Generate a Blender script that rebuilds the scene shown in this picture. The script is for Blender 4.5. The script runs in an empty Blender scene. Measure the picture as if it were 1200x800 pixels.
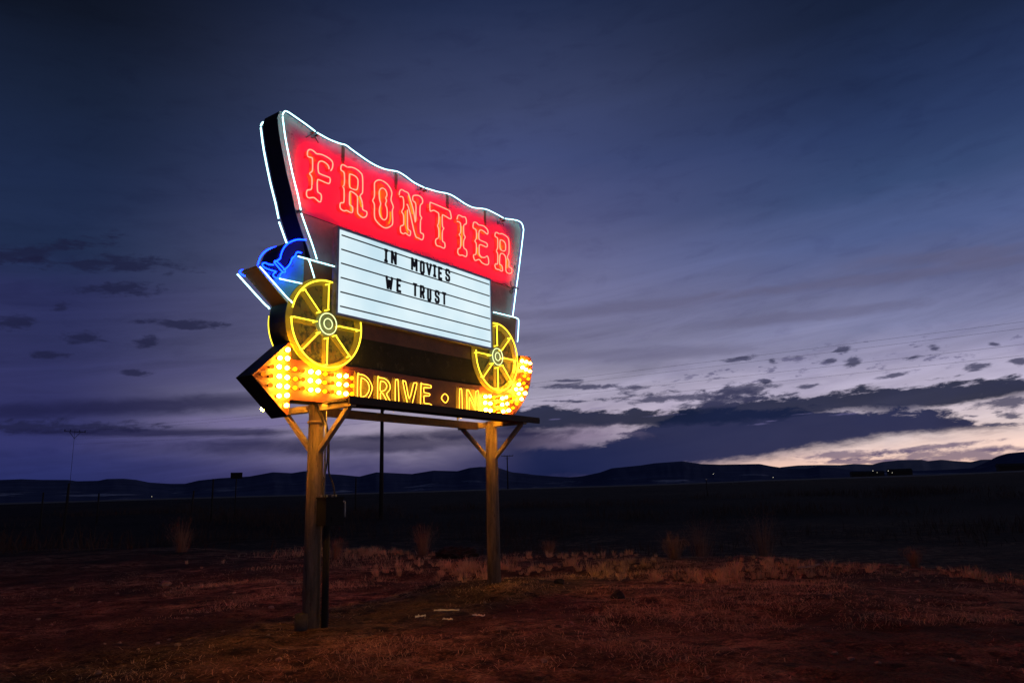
import bpy,bmesh,math,random,mathutils
import mathutils.noise,mathutils.geometry
import numpy as np
from mathutils import Vector
U0=-4.2637
BIG=[('F',[(0,[(-0.062,6.283),(-0.033,6.333),(-0.03,6.421),(-0.091,6.458),(-0.2,6.471),(-0.261,6.464),(-0.322,6.449),(-0.367,6.467),(-0.42,6.473),(-0.464,6.45),(-0.48,6.412),(-0.475,6.362),(-0.445,6.351),(-0.401,6.357),(-0.388,6.323),(-0.384,6.183),(-0.401,6.145),(-0.432,6.108),(-0.402,6.08),(-0.388,6.04),(-0.386,5.939),(-0.399,5.883),(-0.457,5.854),(-0.474,5.815),(-0.468,5.766),(-0.431,5.747),(-0.351,5.778),(-0.298,5.763),(-0.253,5.746),(-0.22,5.769),(-0.218,5.853),(-0.249,5.875),(-0.28,5.884),(-0.292,5.944),(-0.293,6.047),(-0.264,6.072),(-0.103,6.07),(-0.068,6.11),(-0.07,6.162),(-0.106,6.169),(-0.236,6.167),(-0.279,6.187),(-0.289,6.294),(-0.265,6.349),(-0.212,6.372),(-0.143,6.363),(-0.103,6.335),(-0.089,6.293)])]),('R',[(1,[(0.14,6.442),(0.18,6.456),(0.246,6.449),(0.32,6.472),(0.411,6.478),(0.497,6.453),(0.545,6.401),(0.553,6.169),(0.537,6.123),(0.504,6.078),(0.531,6.026),(0.554,5.965),(0.559,5.885),(0.593,5.871),(0.636,5.868),(0.646,5.83),(0.621,5.782),(0.562,5.753),(0.494,5.771),(0.459,5.814),(0.455,6.029),(0.429,6.068),(0.378,6.085),(0.329,6.089),(0.301,6.06),(0.302,5.887),(0.334,5.87),(0.362,5.852),(0.364,5.785),(0.328,5.759),(0.254,5.768),(0.198,5.746),(0.142,5.758),(0.125,5.792),(0.132,5.847),(0.187,5.871),(0.197,5.92),(0.193,6.078),(0.17,6.113),(0.196,6.159),(0.194,6.306),(0.175,6.347),(0.131,6.358),(0.125,6.403)]),(1,[(0.29,6.339),(0.294,6.165),(0.344,6.141),(0.419,6.146),(0.451,6.184),(0.457,6.308),(0.423,6.351),(0.355,6.362),(0.314,6.355)])]),('O',[(1,[(0.802,6.398),(0.863,6.451),(0.953,6.473),(1.063,6.45),(1.138,6.389),(1.161,6.325),(1.143,6.22),(1.174,6.158),(1.196,6.108),(1.175,6.045),(1.184,5.849),(1.144,5.782),(1.044,5.723),(0.945,5.725),(0.838,5.777),(0.798,5.848),(0.795,6.026),(0.759,6.084),(0.793,6.164),(0.79,6.345)]),(1,[(0.893,6.28),(0.928,6.334),(0.982,6.355),(1.037,6.328),(1.056,6.263),(1.029,6.212),(1.048,6.175),(1.027,6.105),(1.059,6.038),(1.06,5.912),(1.007,5.844),(0.934,5.86),(0.898,5.933),(0.905,6.019),(0.926,6.081),(0.9,6.143),(0.89,6.223)])]),('N',[(0,[(1.323,6.356),(1.335,6.425),(1.383,6.467),(1.441,6.457),(1.519,6.456),(1.558,6.395),(1.608,6.293),(1.658,6.161),(1.693,6.004),(1.705,6.132),(1.701,6.322),(1.637,6.361),(1.633,6.426),(1.677,6.463),(1.778,6.488),(1.855,6.46),(1.859,6.386),(1.808,6.326),(1.802,6.168),(1.842,6.121),(1.814,6.061),(1.813,5.869),(1.874,5.857),(1.882,5.8),(1.848,5.747),(1.757,5.754),(1.708,5.76),(1.658,5.855),(1.579,6.094),(1.524,6.23),(1.496,6.251)]),(0,[(1.336,6.331),(1.384,6.346),(1.418,6.321),(1.423,6.178),(1.381,6.093),(1.42,6.047),(1.425,5.904),(1.406,5.87),(1.358,5.84),(1.353,5.784),(1.368,5.739),(1.425,5.733),(1.464,5.758),(1.521,5.742),(1.57,5.744),(1.58,5.819),(1.521,5.846),(1.511,6.001),(1.51,6.161)])]),('T',[(1,[(2.045,6.444),(2.098,6.461),(2.498,6.461),(2.553,6.439),(2.581,6.346),(2.552,6.314),(2.452,6.323),(2.365,6.331),(2.349,6.293),(2.352,6.125),(2.388,6.097),(2.351,6.033),(2.349,5.866),(2.403,5.842),(2.413,5.777),(2.38,5.741),(2.284,5.746),(2.209,5.742),(2.178,5.783),(2.185,5.844),(2.242,5.882),(2.258,5.932),(2.254,6.052),(2.229,6.098),(2.255,6.158),(2.261,6.312),(2.214,6.337),(2.129,6.341),(2.055,6.304),(2.041,6.352)])]),('I',[(0,[(2.733,6.359),(2.757,6.429),(2.803,6.456),(2.884,6.448),(2.954,6.464),(2.988,6.418),(2.98,6.344),(2.916,6.301),(2.913,6.142),(2.951,6.09),(2.91,6.016),(2.908,5.89),(2.977,5.861),(2.992,5.786),(2.958,5.734),(2.87,5.74),(2.79,5.72),(2.745,5.755),(2.758,5.828),(2.815,5.866),(2.826,6.056),(2.785,6.092),(2.827,6.15),(2.83,6.293),(2.801,6.324),(2.732,6.32)])]),('E',[(1,[(3.203,6.44),(3.277,6.453),(3.337,6.43),(3.461,6.449),(3.561,6.428),(3.605,6.382),(3.588,6.32),(3.495,6.344),(3.409,6.352),(3.346,6.31),(3.335,6.178),(3.379,6.149),(3.54,6.143),(3.581,6.113),(3.55,6.064),(3.413,6.069),(3.352,6.053),(3.338,6.001),(3.342,5.874),(3.419,5.837),(3.506,5.858),(3.57,5.898),(3.606,5.842),(3.603,5.76),(3.539,5.726),(3.416,5.732),(3.332,5.775),(3.222,5.729),(3.18,5.77),(3.177,5.824),(3.245,5.857),(3.259,6.045),(3.219,6.09),(3.262,6.158),(3.265,6.288),(3.237,6.32),(3.177,6.328),(3.178,6.393)])]),('R',[(1,[(3.828,6.411),(3.881,6.434),(3.947,6.427),(4.04,6.453),(4.174,6.438),(4.244,6.381),(4.242,6.133),(4.184,6.034),(4.235,5.963),(4.231,5.852),(4.303,5.844),(4.317,5.78),(4.266,5.726),(4.172,5.721),(4.128,5.769),(4.137,5.989),(4.078,6.058),(3.999,6.055),(3.958,6.012),(3.938,5.841),(4.003,5.823),(4.026,5.746),(3.999,5.71),(3.921,5.721),(3.83,5.716),(3.793,5.765),(3.815,5.811),(3.873,5.825),(3.885,6.01),(3.85,6.067),(3.889,6.144),(3.895,6.295),(3.878,6.333),(3.818,6.342)]),(1,[(3.968,6.298),(3.958,6.162),(4.014,6.118),(4.108,6.133),(4.137,6.191),(4.132,6.283),(4.062,6.323),(3.995,6.319)])])]
SMALL=[('D',[(1,[(0.518,3.001),(0.518,3.368),(0.548,3.379),(0.629,3.377),(0.712,3.339),(0.77,3.275),(0.797,3.208),(0.772,3.128),(0.727,3.061),(0.656,3.009),(0.576,2.995)]),(1,[(0.579,3.071),(0.581,3.314),(0.609,3.327),(0.661,3.314),(0.718,3.27),(0.74,3.202),(0.725,3.146),(0.685,3.096),(0.635,3.07)])]),('R',[(0,[(0.963,2.988),(0.91,2.988),(0.905,3.364),(0.942,3.372),(1.039,3.371),(1.116,3.335),(1.155,3.275),(1.144,3.21),(1.085,3.149),(1.118,3.096),(1.196,2.999),(1.13,2.998),(1.042,3.105),(0.999,3.149),(0.961,3.145),(0.963,2.996)]),(1,[(0.955,3.184),(0.959,3.311),(0.986,3.326),(1.04,3.319),(1.084,3.276),(1.073,3.227),(1.03,3.191)])]),('I',[(1,[(1.268,2.981),(1.265,3.351),(1.293,3.378),(1.321,3.357),(1.335,2.978)])]),('V',[(1,[(1.423,3.36),(1.452,3.375),(1.486,3.358),(1.562,3.119),(1.65,3.35),(1.685,3.37),(1.727,3.354),(1.627,3.05),(1.592,2.982),(1.545,2.978),(1.522,3.042)])]),('E',[(1,[(1.822,2.966),(1.823,3.359),(1.847,3.375),(2.031,3.372),(2.056,3.353),(2.037,3.33),(1.902,3.325),(1.883,3.302),(1.887,3.256),(1.907,3.241),(2.006,3.238),(2.024,3.218),(1.999,3.199),(1.901,3.194),(1.887,3.172),(1.891,3.089),(1.919,3.074),(2.023,3.074),(2.067,3.052),(2.066,3.001),(1.998,2.967)])]),('dot',[(1,[(2.38,3.268),(2.432,3.251),(2.464,3.206),(2.437,3.151),(2.391,3.126),(2.333,3.151),(2.299,3.191),(2.328,3.237)])]),('I',[(1,[(2.747,2.947),(2.754,3.356),(2.775,3.381),(2.809,3.361),(2.808,2.947)])]),('N',[(0,[(2.939,2.951),(2.937,3.355),(2.962,3.381),(2.997,3.37),(3.142,3.183),(3.167,3.14),(3.175,3.36),(3.205,3.388),(3.248,3.371),(3.237,2.954),(3.18,2.972),(3.153,3.066),(3.036,3.229),(3.002,3.253),(2.997,3.054),(2.992,2.955),(2.953,2.948)])])]
INNER=[[(0.324,6.343),(0.323,6.248),(0.33,6.162)],[(0.342,6.079),(0.346,5.946),(0.353,5.868),(0.365,5.804)],[(0.506,6.077),(0.532,6.004),(0.56,5.924)],[(0.935,6.3),(0.933,6.214),(0.94,6.168)],[(0.945,6.064),(0.954,5.941),(0.984,5.866)],[(1.161,6.031),(1.162,5.918),(1.126,5.824)],[(1.549,6.427),(1.579,6.363),(1.659,6.138)],[(1.496,6.147),(1.492,6.015),(1.497,5.901),(1.555,5.788)],[(2.326,6.291),(2.32,6.075),(2.329,5.88)],[(2.897,6.285),(2.893,6.047),(2.886,5.92)],[(3.321,6.276),(3.322,6.211),(3.325,6.164)],[(3.326,6.003),(3.331,5.891),(3.444,5.839)],[(4.01,6.297),(4.013,6.231),(4.037,6.153)],[(3.976,6.02),(3.973,5.87),(4.017,5.764)],[(4.21,6.011),(4.215,5.928),(4.216,5.828)]]
NB=[[(-0.911,6.772),(-0.888,6.648),(-0.844,6.445),(-0.721,6.02),(-0.621,5.742),(-0.56,5.528)],[(-0.551,5.484),(-0.442,5.268),(-0.344,5.079),(-0.264,4.897)],[(-0.913,6.797),(-0.883,6.865),(-0.821,6.879),(-0.72,6.861),(-0.537,6.824),(-0.356,6.78)],[(-0.325,6.772),(-0.116,6.755),(0.083,6.765),(0.205,6.785),(0.33,6.757),(0.543,6.712),(0.762,6.679),(0.987,6.682),(1.172,6.718),(1.291,6.741),(1.459,6.726),(1.657,6.682),(1.901,6.674)],[(1.942,6.677),(2.228,6.709),(2.502,6.759),(2.7,6.755),(2.959,6.717),(3.198,6.718),(3.541,6.795),(3.829,6.798),(4.093,6.783)],[(4.147,6.787),(4.509,6.861),(4.679,6.853),(4.741,6.76),(4.725,6.624),(4.53,5.795),(4.453,5.507)],[(4.445,5.463),(4.306,4.894)],[(-0.579,4.862),(0.049,4.868)],[(3.72,4.877),(4.306,4.894),(4.46,4.887),(4.494,4.847),(4.469,4.612),(4.437,4.436)]]
CANOPY=[(-0.911,6.772),(-0.883,6.865),(-0.821,6.879),(-0.72,6.861),(-0.537,6.824),(-0.356,6.78),(-0.325,6.772),(-0.116,6.755),(0.083,6.765),(0.205,6.785),(0.33,6.757),(0.543,6.712),(0.762,6.679),(0.987,6.682),(1.172,6.718),(1.291,6.741),(1.459,6.726),(1.657,6.682),(1.901,6.674),(1.942,6.677),(2.228,6.709),(2.502,6.759),(2.7,6.755),(2.959,6.717),(3.198,6.718),(3.541,6.795),(3.829,6.798),(4.093,6.783),(4.147,6.787),(4.509,6.861),(4.679,6.853),(4.741,6.76),(4.725,6.624),(4.53,5.795),(4.453,5.507),(4.306,4.894),(-0.264,4.897),(-0.344,5.079),(-0.442,5.268),(-0.56,5.528),(-0.621,5.742),(-0.721,6.02),(-0.844,6.445),(-0.888,6.648)]
NS=[[(-0.405,4.846),(-0.383,4.823),(-0.296,4.622)],[(-0.862,4.486),(-0.505,4.498)],[(-1.163,4.578),(-0.752,4.271),(-0.668,4.223),(-0.65,4.198)]]
SEAM=[(-0.479,5.533),(0.127,5.527),(3.836,5.488),(4.5,5.481)]
BODY=[(-1.159,4.609),(-1.106,4.63),(-1.012,4.601),(-0.708,4.66),(-0.579,4.895),(-0.19,4.942),(4.504,4.944),(4.528,4.882),(4.451,4.375),(4.436,4.047),(4.438,3.486),(3.336,3.525),(-0.576,3.471),(-0.586,3.699),(-0.548,4.114),(-0.661,4.21)]
FSTRIP=[(-1.159,4.609),(-1.106,4.63),(-0.587,4.227),(-0.661,4.21)]
ARROW=[(-1.156,3.189),(-0.599,3.697),(-0.576,3.46),(0.557,3.495),(2.188,3.491),(3.161,3.507),(4.281,3.534),(4.453,3.807),(4.573,4.065),(4.621,4.21),(4.831,4.222),(4.959,4.222),(4.984,4.15),(4.998,4.035),(4.968,3.865),(4.901,3.66),(4.793,3.47),(4.618,3.278),(4.421,3.105),(4.339,3.052),(0.038,2.934),(-0.581,2.927),(-0.598,2.704)]
MARQ=[(0.107,5.444),(3.62,5.44),(3.623,4.2),(0.112,4.207)]
RULES=[[(0.146,5.365),(3.61,5.364)],[(0.151,5.153),(3.604,5.149)],[(0.154,4.944),(3.6,4.942)],[(0.159,4.73),(3.595,4.73)],[(0.162,4.521),(3.591,4.516)],[(0.161,4.311),(3.587,4.307)]]
ROW1=[('I',1.009,1.055),('N',1.136,1.26),('M',1.579,1.725),('O',1.781,1.893),('V',1.927,2.065),('I',2.107,2.158),('E',2.217,2.324),('S',2.396,2.518)]
ROW2=[('W',1.024,1.185),('E',1.257,1.367),('T',1.616,1.726),('R',1.781,1.892),('U',1.949,2.051),('S',2.132,2.249),('T',2.308,2.422)]
LEG=[[(-0.459,5.125),(-0.579,5.101),(-0.682,5.05),(-0.765,4.983),(-0.821,4.902),(-0.851,4.82),(-0.865,4.758),(-0.929,4.706),(-0.953,4.685)],[(-0.959,4.652),(-1.032,4.64),(-1.089,4.648),(-1.128,4.622),(-1.114,4.592),(-1.045,4.574),(-0.964,4.57),(-0.915,4.568),(-0.954,4.533),(-0.958,4.503),(-0.911,4.482),(-0.862,4.503),(-0.847,4.55),(-0.815,4.584)],[(-0.95,4.686),(-0.816,4.589),(-0.775,4.618),(-0.921,4.711),(-0.95,4.686)],[(-0.8,4.619),(-0.735,4.679),(-0.695,4.748),(-0.672,4.813),(-0.63,4.853),(-0.598,4.914),(-0.528,4.924)]]
LEGPOLY=[(-0.459,5.125),(-0.579,5.101),(-0.682,5.05),(-0.765,4.983),(-0.821,4.902),(-0.851,4.82),(-0.865,4.758),(-0.929,4.706),(-0.953,4.685),(-1.032,4.64),(-1.089,4.648),(-1.128,4.622),(-1.114,4.592),(-1.045,4.574),(-0.964,4.57),(-0.915,4.568),(-0.954,4.533),(-0.958,4.503),(-0.911,4.482),(-0.862,4.503),(-0.847,4.55),(-0.815,4.584),(-0.735,4.679),(-0.695,4.748),(-0.672,4.813),(-0.63,4.853),(-0.598,4.914),(-0.528,4.924),(-0.4,4.91)]
WHEELS=[(-0.043,4.018),(3.811,4.071)]
WR=0.6092
BULBS=[(2,-0.679,3.562),(2,-0.674,3.449),(2,-0.674,3.324),(2,-0.669,3.205),(2,-0.673,3.086),(2,-0.672,2.964),(2,-0.671,2.834),(2,-0.797,3.443),(2,-0.795,3.321),(2,-0.794,3.203),(2,-0.795,3.077),(2,-0.79,2.953),(2,-0.303,3.319),(2,-0.299,3.204),(2,-0.294,3.079),(2,-0.178,3.321),(2,-0.174,3.202),(2,-0.17,3.084),(2,0.189,3.326),(2,0.192,3.204),(2,0.196,3.077),(2,0.312,3.325),(2,0.315,3.204),(2,0.318,3.085),(2,3.46,3.324),(2,3.59,3.332),(2,3.457,3.208),(2,3.586,3.213),(2,3.468,3.096),(2,3.588,3.092),(2,3.952,3.333),(2,4.071,3.359),(2,3.947,3.214),(2,4.092,3.245),(2,3.974,3.097),(2,4.119,3.125),(2,4.601,4.095),(2,4.726,4.091),(2,4.852,4.09),(2,4.595,3.967),(2,4.713,3.948),(2,4.83,3.931),(2,4.457,3.634),(2,4.373,3.543),(2,4.543,3.559),(2,4.454,3.463),(2,4.646,3.489),(2,4.545,3.371),(1,-0.554,3.322),(1,-0.549,3.201),(1,-0.548,3.081),(1,-0.063,3.32),(1,-0.06,3.203),(1,-0.056,3.083),(1,0.42,3.319),(1,0.423,3.209),(1,0.426,3.083),(1,3.702,3.327),(1,3.699,3.213),(1,3.704,3.091),(1,4.169,3.397),(1,4.217,3.3),(1,4.268,3.191),(1,4.656,3.811),(1,4.78,3.773),(1,4.502,3.73),(1,4.622,3.678),(1,4.716,3.62),(1,4.387,3.271),(1,4.298,3.365),(0,-0.911,3.311),(0,-0.916,3.194),(0,-0.922,3.076),(0,-1.033,3.206),(0,-0.434,3.318),(0,-0.43,3.204),(0,-0.425,3.083),(0,0.061,3.321),(0,0.064,3.202),(0,0.068,3.087),(0,3.826,3.324),(0,3.831,3.21),(0,3.833,3.091),(0,4.582,3.861)]
RIDGE=[(-34.37,1.73),(-33.25,1.77),(-32.1,1.71),(-30.67,1.69),(-30.18,1.6),(-28.96,1.61),(-28.46,1.72),(-27.45,1.73),(-26.67,1.64),(-25.88,1.45),(-24.55,1.34),(-23.63,1.33),(-22.76,1.54),(-21.38,1.67),(-19.45,1.76),(-18.52,1.92),(-17.82,2.04),(-16.52,1.95),(-15.62,2.08),(-13.92,1.84),(-12.99,1.77),(-11.69,1.61),(-10.45,1.9),(-7.79,1.72),(-6.2,1.94),(-4.4,1.85),(-3.49,2.07),(-2.65,2.13),(-1.35,2.05),(-0.26,1.67),(0.84,1.53),(1.35,1.44),(2.96,1.27),(4.25,1.17),(5.09,1.24),(6.38,1.47),(7.29,1.76),(9.39,1.9),(10.47,2.03),(12.53,2.11),(13.14,1.99),(13.87,1.86),(15.26,1.77),(17.94,1.72),(18.68,1.54),(19.36,1.41),(20.38,1.28),(21.06,1.26),(21.92,1.41),(23.01,1.25),(24.07,1.03),(25.66,0.92),(27.72,0.87),(29.71,0.88),(31.16,0.93),(32.16,1.38),(32.56,1.59),(33.13,1.76),(33.68,1.8),(34.04,1.82),(35.36,1.81),(37.77,1.07)]
FAR=[(6.18,1.3),(18.47,1.17),(19.37,1.44),(20.52,1.52),(21.93,1.5),(23.3,1.44),(24.12,1.48),(25.29,1.39),(25.89,1.54),(27.04,1.62),(28.31,1.59),(28.65,1.48),(29.45,1.54),(30.26,1.41),(31.12,1.32),(31.7,1.44),(32.4,1.42),(33.96,1.24),(36.11,1.04)]
ROADLINE=[(-34.23,0.21),(-24.48,0.28),(-9.87,0.33),(-0.29,0.37),(12.41,0.41),(18.41,0.48),(29.18,0.51),(33.87,0.58)]
BU1=[(-2.77,6.31),(-0.13,6.51),(2.51,6.63),(5.12,6.35),(7.71,5.99),(9.32,6.12),(12.17,5.86),(15.31,6.2),(17.76,6.43),(19.02,6.54),(21.46,6.43),(24.1,6.35),(26.15,6.66),(29.04,6.35),(31.4,6.52),(34.7,6.57),(37.31,6.48)]
BL1=[(-2.8,4.75),(6.35,4.88),(18.8,4.82),(22.71,5.31),(25.23,5.14),(27.22,4.94),(30.07,4.95),(32.34,5.26),(34.54,5.44),(37.17,5.5)]
BU2=[(-2.8,4.82),(0.48,4.87),(3.07,4.21),(5.64,3.49),(7.6,4.06),(10.21,4.86),(12.8,5.89),(22.72,5.43),(23.69,5.13),(27.7,5.02),(29.68,4.64),(30.88,4.32),(31.64,3.88),(33.23,3.49),(34.22,3.1),(35.49,2.74)]
BL2=[(-2.85,1.29),(1.02,1.19),(6.17,1.05),(11.24,1.41),(15.03,1.9),(18.62,2.13),(21.08,2.57),(23.73,2.87),(26.29,3.2),(28.67,3.34),(31.0,3.42),(33.22,3.41),(34.25,3.36),(35.57,3.27)]
CL=[(-29.41,16.15,4.31,0.4,0.087,0),(-28.53,14.45,2.55,0.35,0.102,0),(-32.21,13.03,0.69,0.28,0.108,0),(-30.4,11.1,1.01,0.34,0.024,0),(-24.67,12.4,2.47,0.24,0.025,0),(-26.62,11.02,0.76,0.29,0.065,0),(-27.27,8.81,0.69,0.23,0.047,0),(-32.42,9.8,0.82,0.17,0.075,0),(-34.4,11.73,0.93,0.38,0.103,0),(-31.91,5.1,5.26,0.28,0.025,0),(-25.96,6.68,10.76,0.53,0.071,1),(-24.76,4.82,8.72,0.24,0.009,1),(-10.53,3.99,15.19,0.57,0.006,1),(-2.8,4.62,7.84,0.39,0.008,1),(5.85,7.98,3.66,0.17,-0.041,2),(3.9,8.48,0.99,0.09,-0.036,2),(12.23,6.81,4.4,0.32,-0.013,2),(17.2,7.03,2.04,0.37,0.089,2),(15.93,6.35,3.64,0.25,0.044,2),(4.49,6.89,1.64,0.08,-0.035,2),(17.29,9.41,0.85,0.19,0.025,2),(21.26,9.08,0.86,0.24,0.015,2),(24.44,9.45,0.66,0.24,0.11,2),(24.78,8.51,0.54,0.24,0.118,2),(23.23,8.72,0.5,0.18,0.012,2),(19.49,9.05,0.41,0.19,-0.083,2),(28.62,8.42,0.66,0.14,0.058,2),(27.19,7.33,0.83,0.15,0.072,2),(29.97,8.9,0.4,0.17,-0.121,2),(32.24,7.39,0.66,0.19,0.006,2),(34.59,7.45,0.45,0.22,-0.121,2),(33.38,8.76,0.28,0.11,-0.132,2),(21.64,7.09,0.91,0.18,0.03,2),(18.77,7.67,0.53,0.15,-0.073,2),(33.79,4.97,1.53,0.32,0.052,2),(33.68,4.16,0.81,0.22,0.039,2),(32.69,3.63,1.29,0.11,-0.037,2),(31.5,4.28,0.47,0.11,-0.076,2),(23.37,2.12,2.28,0.26,-0.002,3),(28.91,2.37,2.87,0.15,0.06,3),(30.55,1.78,4.05,0.41,-0.025,3),(24.67,1.59,3.19,0.14,-0.041,3),(33.53,2.01,1.34,0.13,0.016,3),(27.72,14.05,10.05,0.35,-0.013,4),(9.46,13.83,9.84,0.39,0.032,4),(10.54,10.19,7.08,0.45,-0.009,4),(21.26,12.04,6.98,0.37,-0.003,4),(-2.68,11.68,6.04,0.39,0.031,4),(32.0,14.78,4.39,0.44,-0.071,4),(-33.88,16.27,3.84,0.38,0.339,0)]
SLITS=[(18.009,4.554,0.84,0.0744),(19.089,4.742,0.54,0.049600000000000005),(21.155,5.109,1.08,0.062),(24.498,4.952,1.3199999999999998,0.0744),(3.124,5.571,0.48,0.049600000000000005),(10.883,5.535,1.68,0.09920000000000001),(6.423,6.301,1.2,0.062)]
BOWS=[(.224,6.80),(1.327,6.755),(2.571,6.78),(3.622,6.815)]
BACKDZ=lambda x:0.0
WP=-.08; T=.33; WB=WP-T; WNB=WB-.08; WC=WP-T/2
AL=0.9396369036144447; CZ=1.64
DV=Vector((math.cos(AL),math.sin(AL),0)); NV=Vector((math.sin(AL),-math.cos(AL),0))
ORG=Vector((0,13.5,0))+U0*DV
sc=bpy.context.scene
col=sc.collection
rnd=random.Random(7)
def lin(c): return tuple(((x/255)/12.92 if x/255<=.04045 else ((x/255+.055)/1.055)**2.4) for x in c)
# ------------------------------------------------------------------ materials
def newmat(n):
    m=bpy.data.materials.new(n); m.use_nodes=True; nt=m.node_tree; nt.nodes.clear()
    o=nt.nodes.new('ShaderNodeOutputMaterial'); return m,nt,o
def nd(nt,t,**k):
    n=nt.nodes.new(t)
    for a,b in k.items(): setattr(n,a,b)
    return n
def emis(n,c,s=1):
    m,nt,o=newmat(n); e=nd(nt,'ShaderNodeEmission'); e.inputs[0].default_value=(c[0],c[1],c[2],1); e.inputs[1].default_value=s
    nt.links.new(e.outputs[0],o.inputs[0]); return m
def paint(n,c1,c2,scale=3,rough=.5,lo=.4,hi=.65,bump=.0,c3=None,c3t=(.62,.7),metal=0,bscale=60,stretch=(1,1,1)):
    m,nt,o=newmat(n); L=nt.links.new
    b=nd(nt,'ShaderNodeBsdfPrincipled'); b.inputs['Roughness'].default_value=rough; b.inputs['Metallic'].default_value=metal
    tc=nd(nt,'ShaderNodeTexCoord'); mp=nd(nt,'ShaderNodeMapping'); mp.inputs['Scale'].default_value=stretch
    L(tc.outputs['Object'],mp.inputs[0])
    no=nd(nt,'ShaderNodeTexNoise'); no.inputs['Scale'].default_value=scale; no.inputs['Detail'].default_value=8; no.inputs['Roughness'].default_value=.65
    L(mp.outputs[0],no.inputs['Vector'])
    r=nd(nt,'ShaderNodeValToRGB'); r.color_ramp.elements[0].position=lo; r.color_ramp.elements[1].position=hi
    r.color_ramp.elements[0].color=(*c1,1); r.color_ramp.elements[1].color=(*c2,1)
    L(no.outputs['Fac'],r.inputs[0]); out=r.outputs[0]
    if c3:
        n2=nd(nt,'ShaderNodeTexNoise'); n2.inputs['Scale'].default_value=scale*3.1; n2.inputs['Detail'].default_value=10; n2.inputs['Roughness'].default_value=.7
        L(mp.outputs[0],n2.inputs['Vector'])
        mr=nd(nt,'ShaderNodeMapRange'); mr.inputs[1].default_value=c3t[0]; mr.inputs[2].default_value=c3t[1]
        L(n2.outputs['Fac'],mr.inputs[0])
        mx=nd(nt,'ShaderNodeMix',data_type='RGBA'); L(mr.outputs[0],mx.inputs[0]); L(out,mx.inputs[6]); mx.inputs[7].default_value=(*c3,1); out=mx.outputs[2]
    L(out,b.inputs['Base Color'])
    if bump:
        n3=nd(nt,'ShaderNodeTexNoise'); n3.inputs['Scale'].default_value=bscale; n3.inputs['Detail'].default_value=6
        L(tc.outputs['Object'],n3.inputs['Vector'])
        bp=nd(nt,'ShaderNodeBump'); bp.inputs['Strength'].default_value=bump; bp.inputs['Distance'].default_value=.02
        L(n3.outputs['Fac'],bp.inputs['Height']); L(bp.outputs[0],b.inputs['Normal'])
    L(b.outputs[0],o.inputs[0]); return m
M={}
M['dark']=paint('black_enamel',(.006,.006,.006),(.014,.012,.011),3,.75)
M['brown']=paint('brown_enamel',(.05,.026,.01),(.085,.045,.016),3,.65)
M['canopy']=paint('canopy_paint_red_glow',(.42,.52,.50),(.26,.31,.29),1.6,.5,.45,.75,.15,(.10,.05,.02),(.58,.68))
# upper sheet: red neon glow painted into the colour, soft-edged inside an off-white margin
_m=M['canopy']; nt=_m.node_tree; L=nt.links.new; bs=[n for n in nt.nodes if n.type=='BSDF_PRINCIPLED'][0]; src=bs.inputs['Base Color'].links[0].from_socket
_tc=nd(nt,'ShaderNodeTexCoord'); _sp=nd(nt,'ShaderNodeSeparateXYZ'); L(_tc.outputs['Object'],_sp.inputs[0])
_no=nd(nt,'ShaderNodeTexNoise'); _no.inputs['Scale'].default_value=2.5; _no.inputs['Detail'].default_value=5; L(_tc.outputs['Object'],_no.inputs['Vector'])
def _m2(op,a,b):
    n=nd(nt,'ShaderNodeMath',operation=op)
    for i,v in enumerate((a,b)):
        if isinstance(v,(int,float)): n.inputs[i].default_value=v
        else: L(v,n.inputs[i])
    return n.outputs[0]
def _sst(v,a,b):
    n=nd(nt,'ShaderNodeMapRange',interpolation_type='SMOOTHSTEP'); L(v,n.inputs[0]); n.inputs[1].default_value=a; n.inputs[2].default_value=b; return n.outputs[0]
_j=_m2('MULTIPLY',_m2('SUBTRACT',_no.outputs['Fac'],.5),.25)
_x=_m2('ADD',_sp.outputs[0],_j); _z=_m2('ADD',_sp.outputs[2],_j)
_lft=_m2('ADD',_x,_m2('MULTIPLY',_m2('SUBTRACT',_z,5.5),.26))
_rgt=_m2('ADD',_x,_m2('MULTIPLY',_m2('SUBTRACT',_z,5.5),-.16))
_glow_mask=_m2('MULTIPLY',_m2('MULTIPLY',_sst(_lft,-.58,-.28),_sst(_rgt,4.45,4.10)),_m2('MULTIPLY',_sst(_z,6.84,6.58),_sst(_z,5.3,5.45)))
_mx=nd(nt,'ShaderNodeMix',data_type='RGBA'); L(_m2('MULTIPLY',_glow_mask,.93),_mx.inputs[0]); L(src,_mx.inputs[6]); _mx.inputs[7].default_value=(.50,.035,.30,1); L(_mx.outputs[2],bs.inputs['Base Color'])
M['canopyrear']=paint('canopy_rear_paint',(.56,.60,.58),(.36,.37,.35),1.6,.5)
M['lower']=paint('lower_canopy_paint',(.30,.30,.30),(.16,.15,.15),2,.5,.4,.7,.1,(.10,.05,.02),(.6,.7))
M['bow']=paint('bow_paint',(.10,.07,.05),(.05,.03,.02),6,.6)
M['body']=paint('body_paint',(.022,.025,.014),(.012,.013,.007),2.5,.95,.4,.65,.2,(.075,.07,.04),(.56,.70))
M['bodyup']=paint('body_upper_paint',(.15,.06,.02),(.08,.03,.012),2.5,.6,.4,.65,.2,(.05,.03,.015),(.58,.7))
M['seat']=paint('seat_paint_blue_glow',(.04,.32,.42),(.08,.34,.32),4,.6,.45,.7,.1,(.12,.10,.03),(.56,.66))  # blue glow of the leg neon is put into this colour
M['strip']=paint('strip_paint',(.36,.44,.42),(.2,.24,.22),5,.55,.45,.7)
M['orange']=paint('arrow_paint',(.23,.064,.008),(.15,.034,.006),2.2,.5,.4,.7,.1,(.16,.05,.015),(.6,.72))
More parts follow.
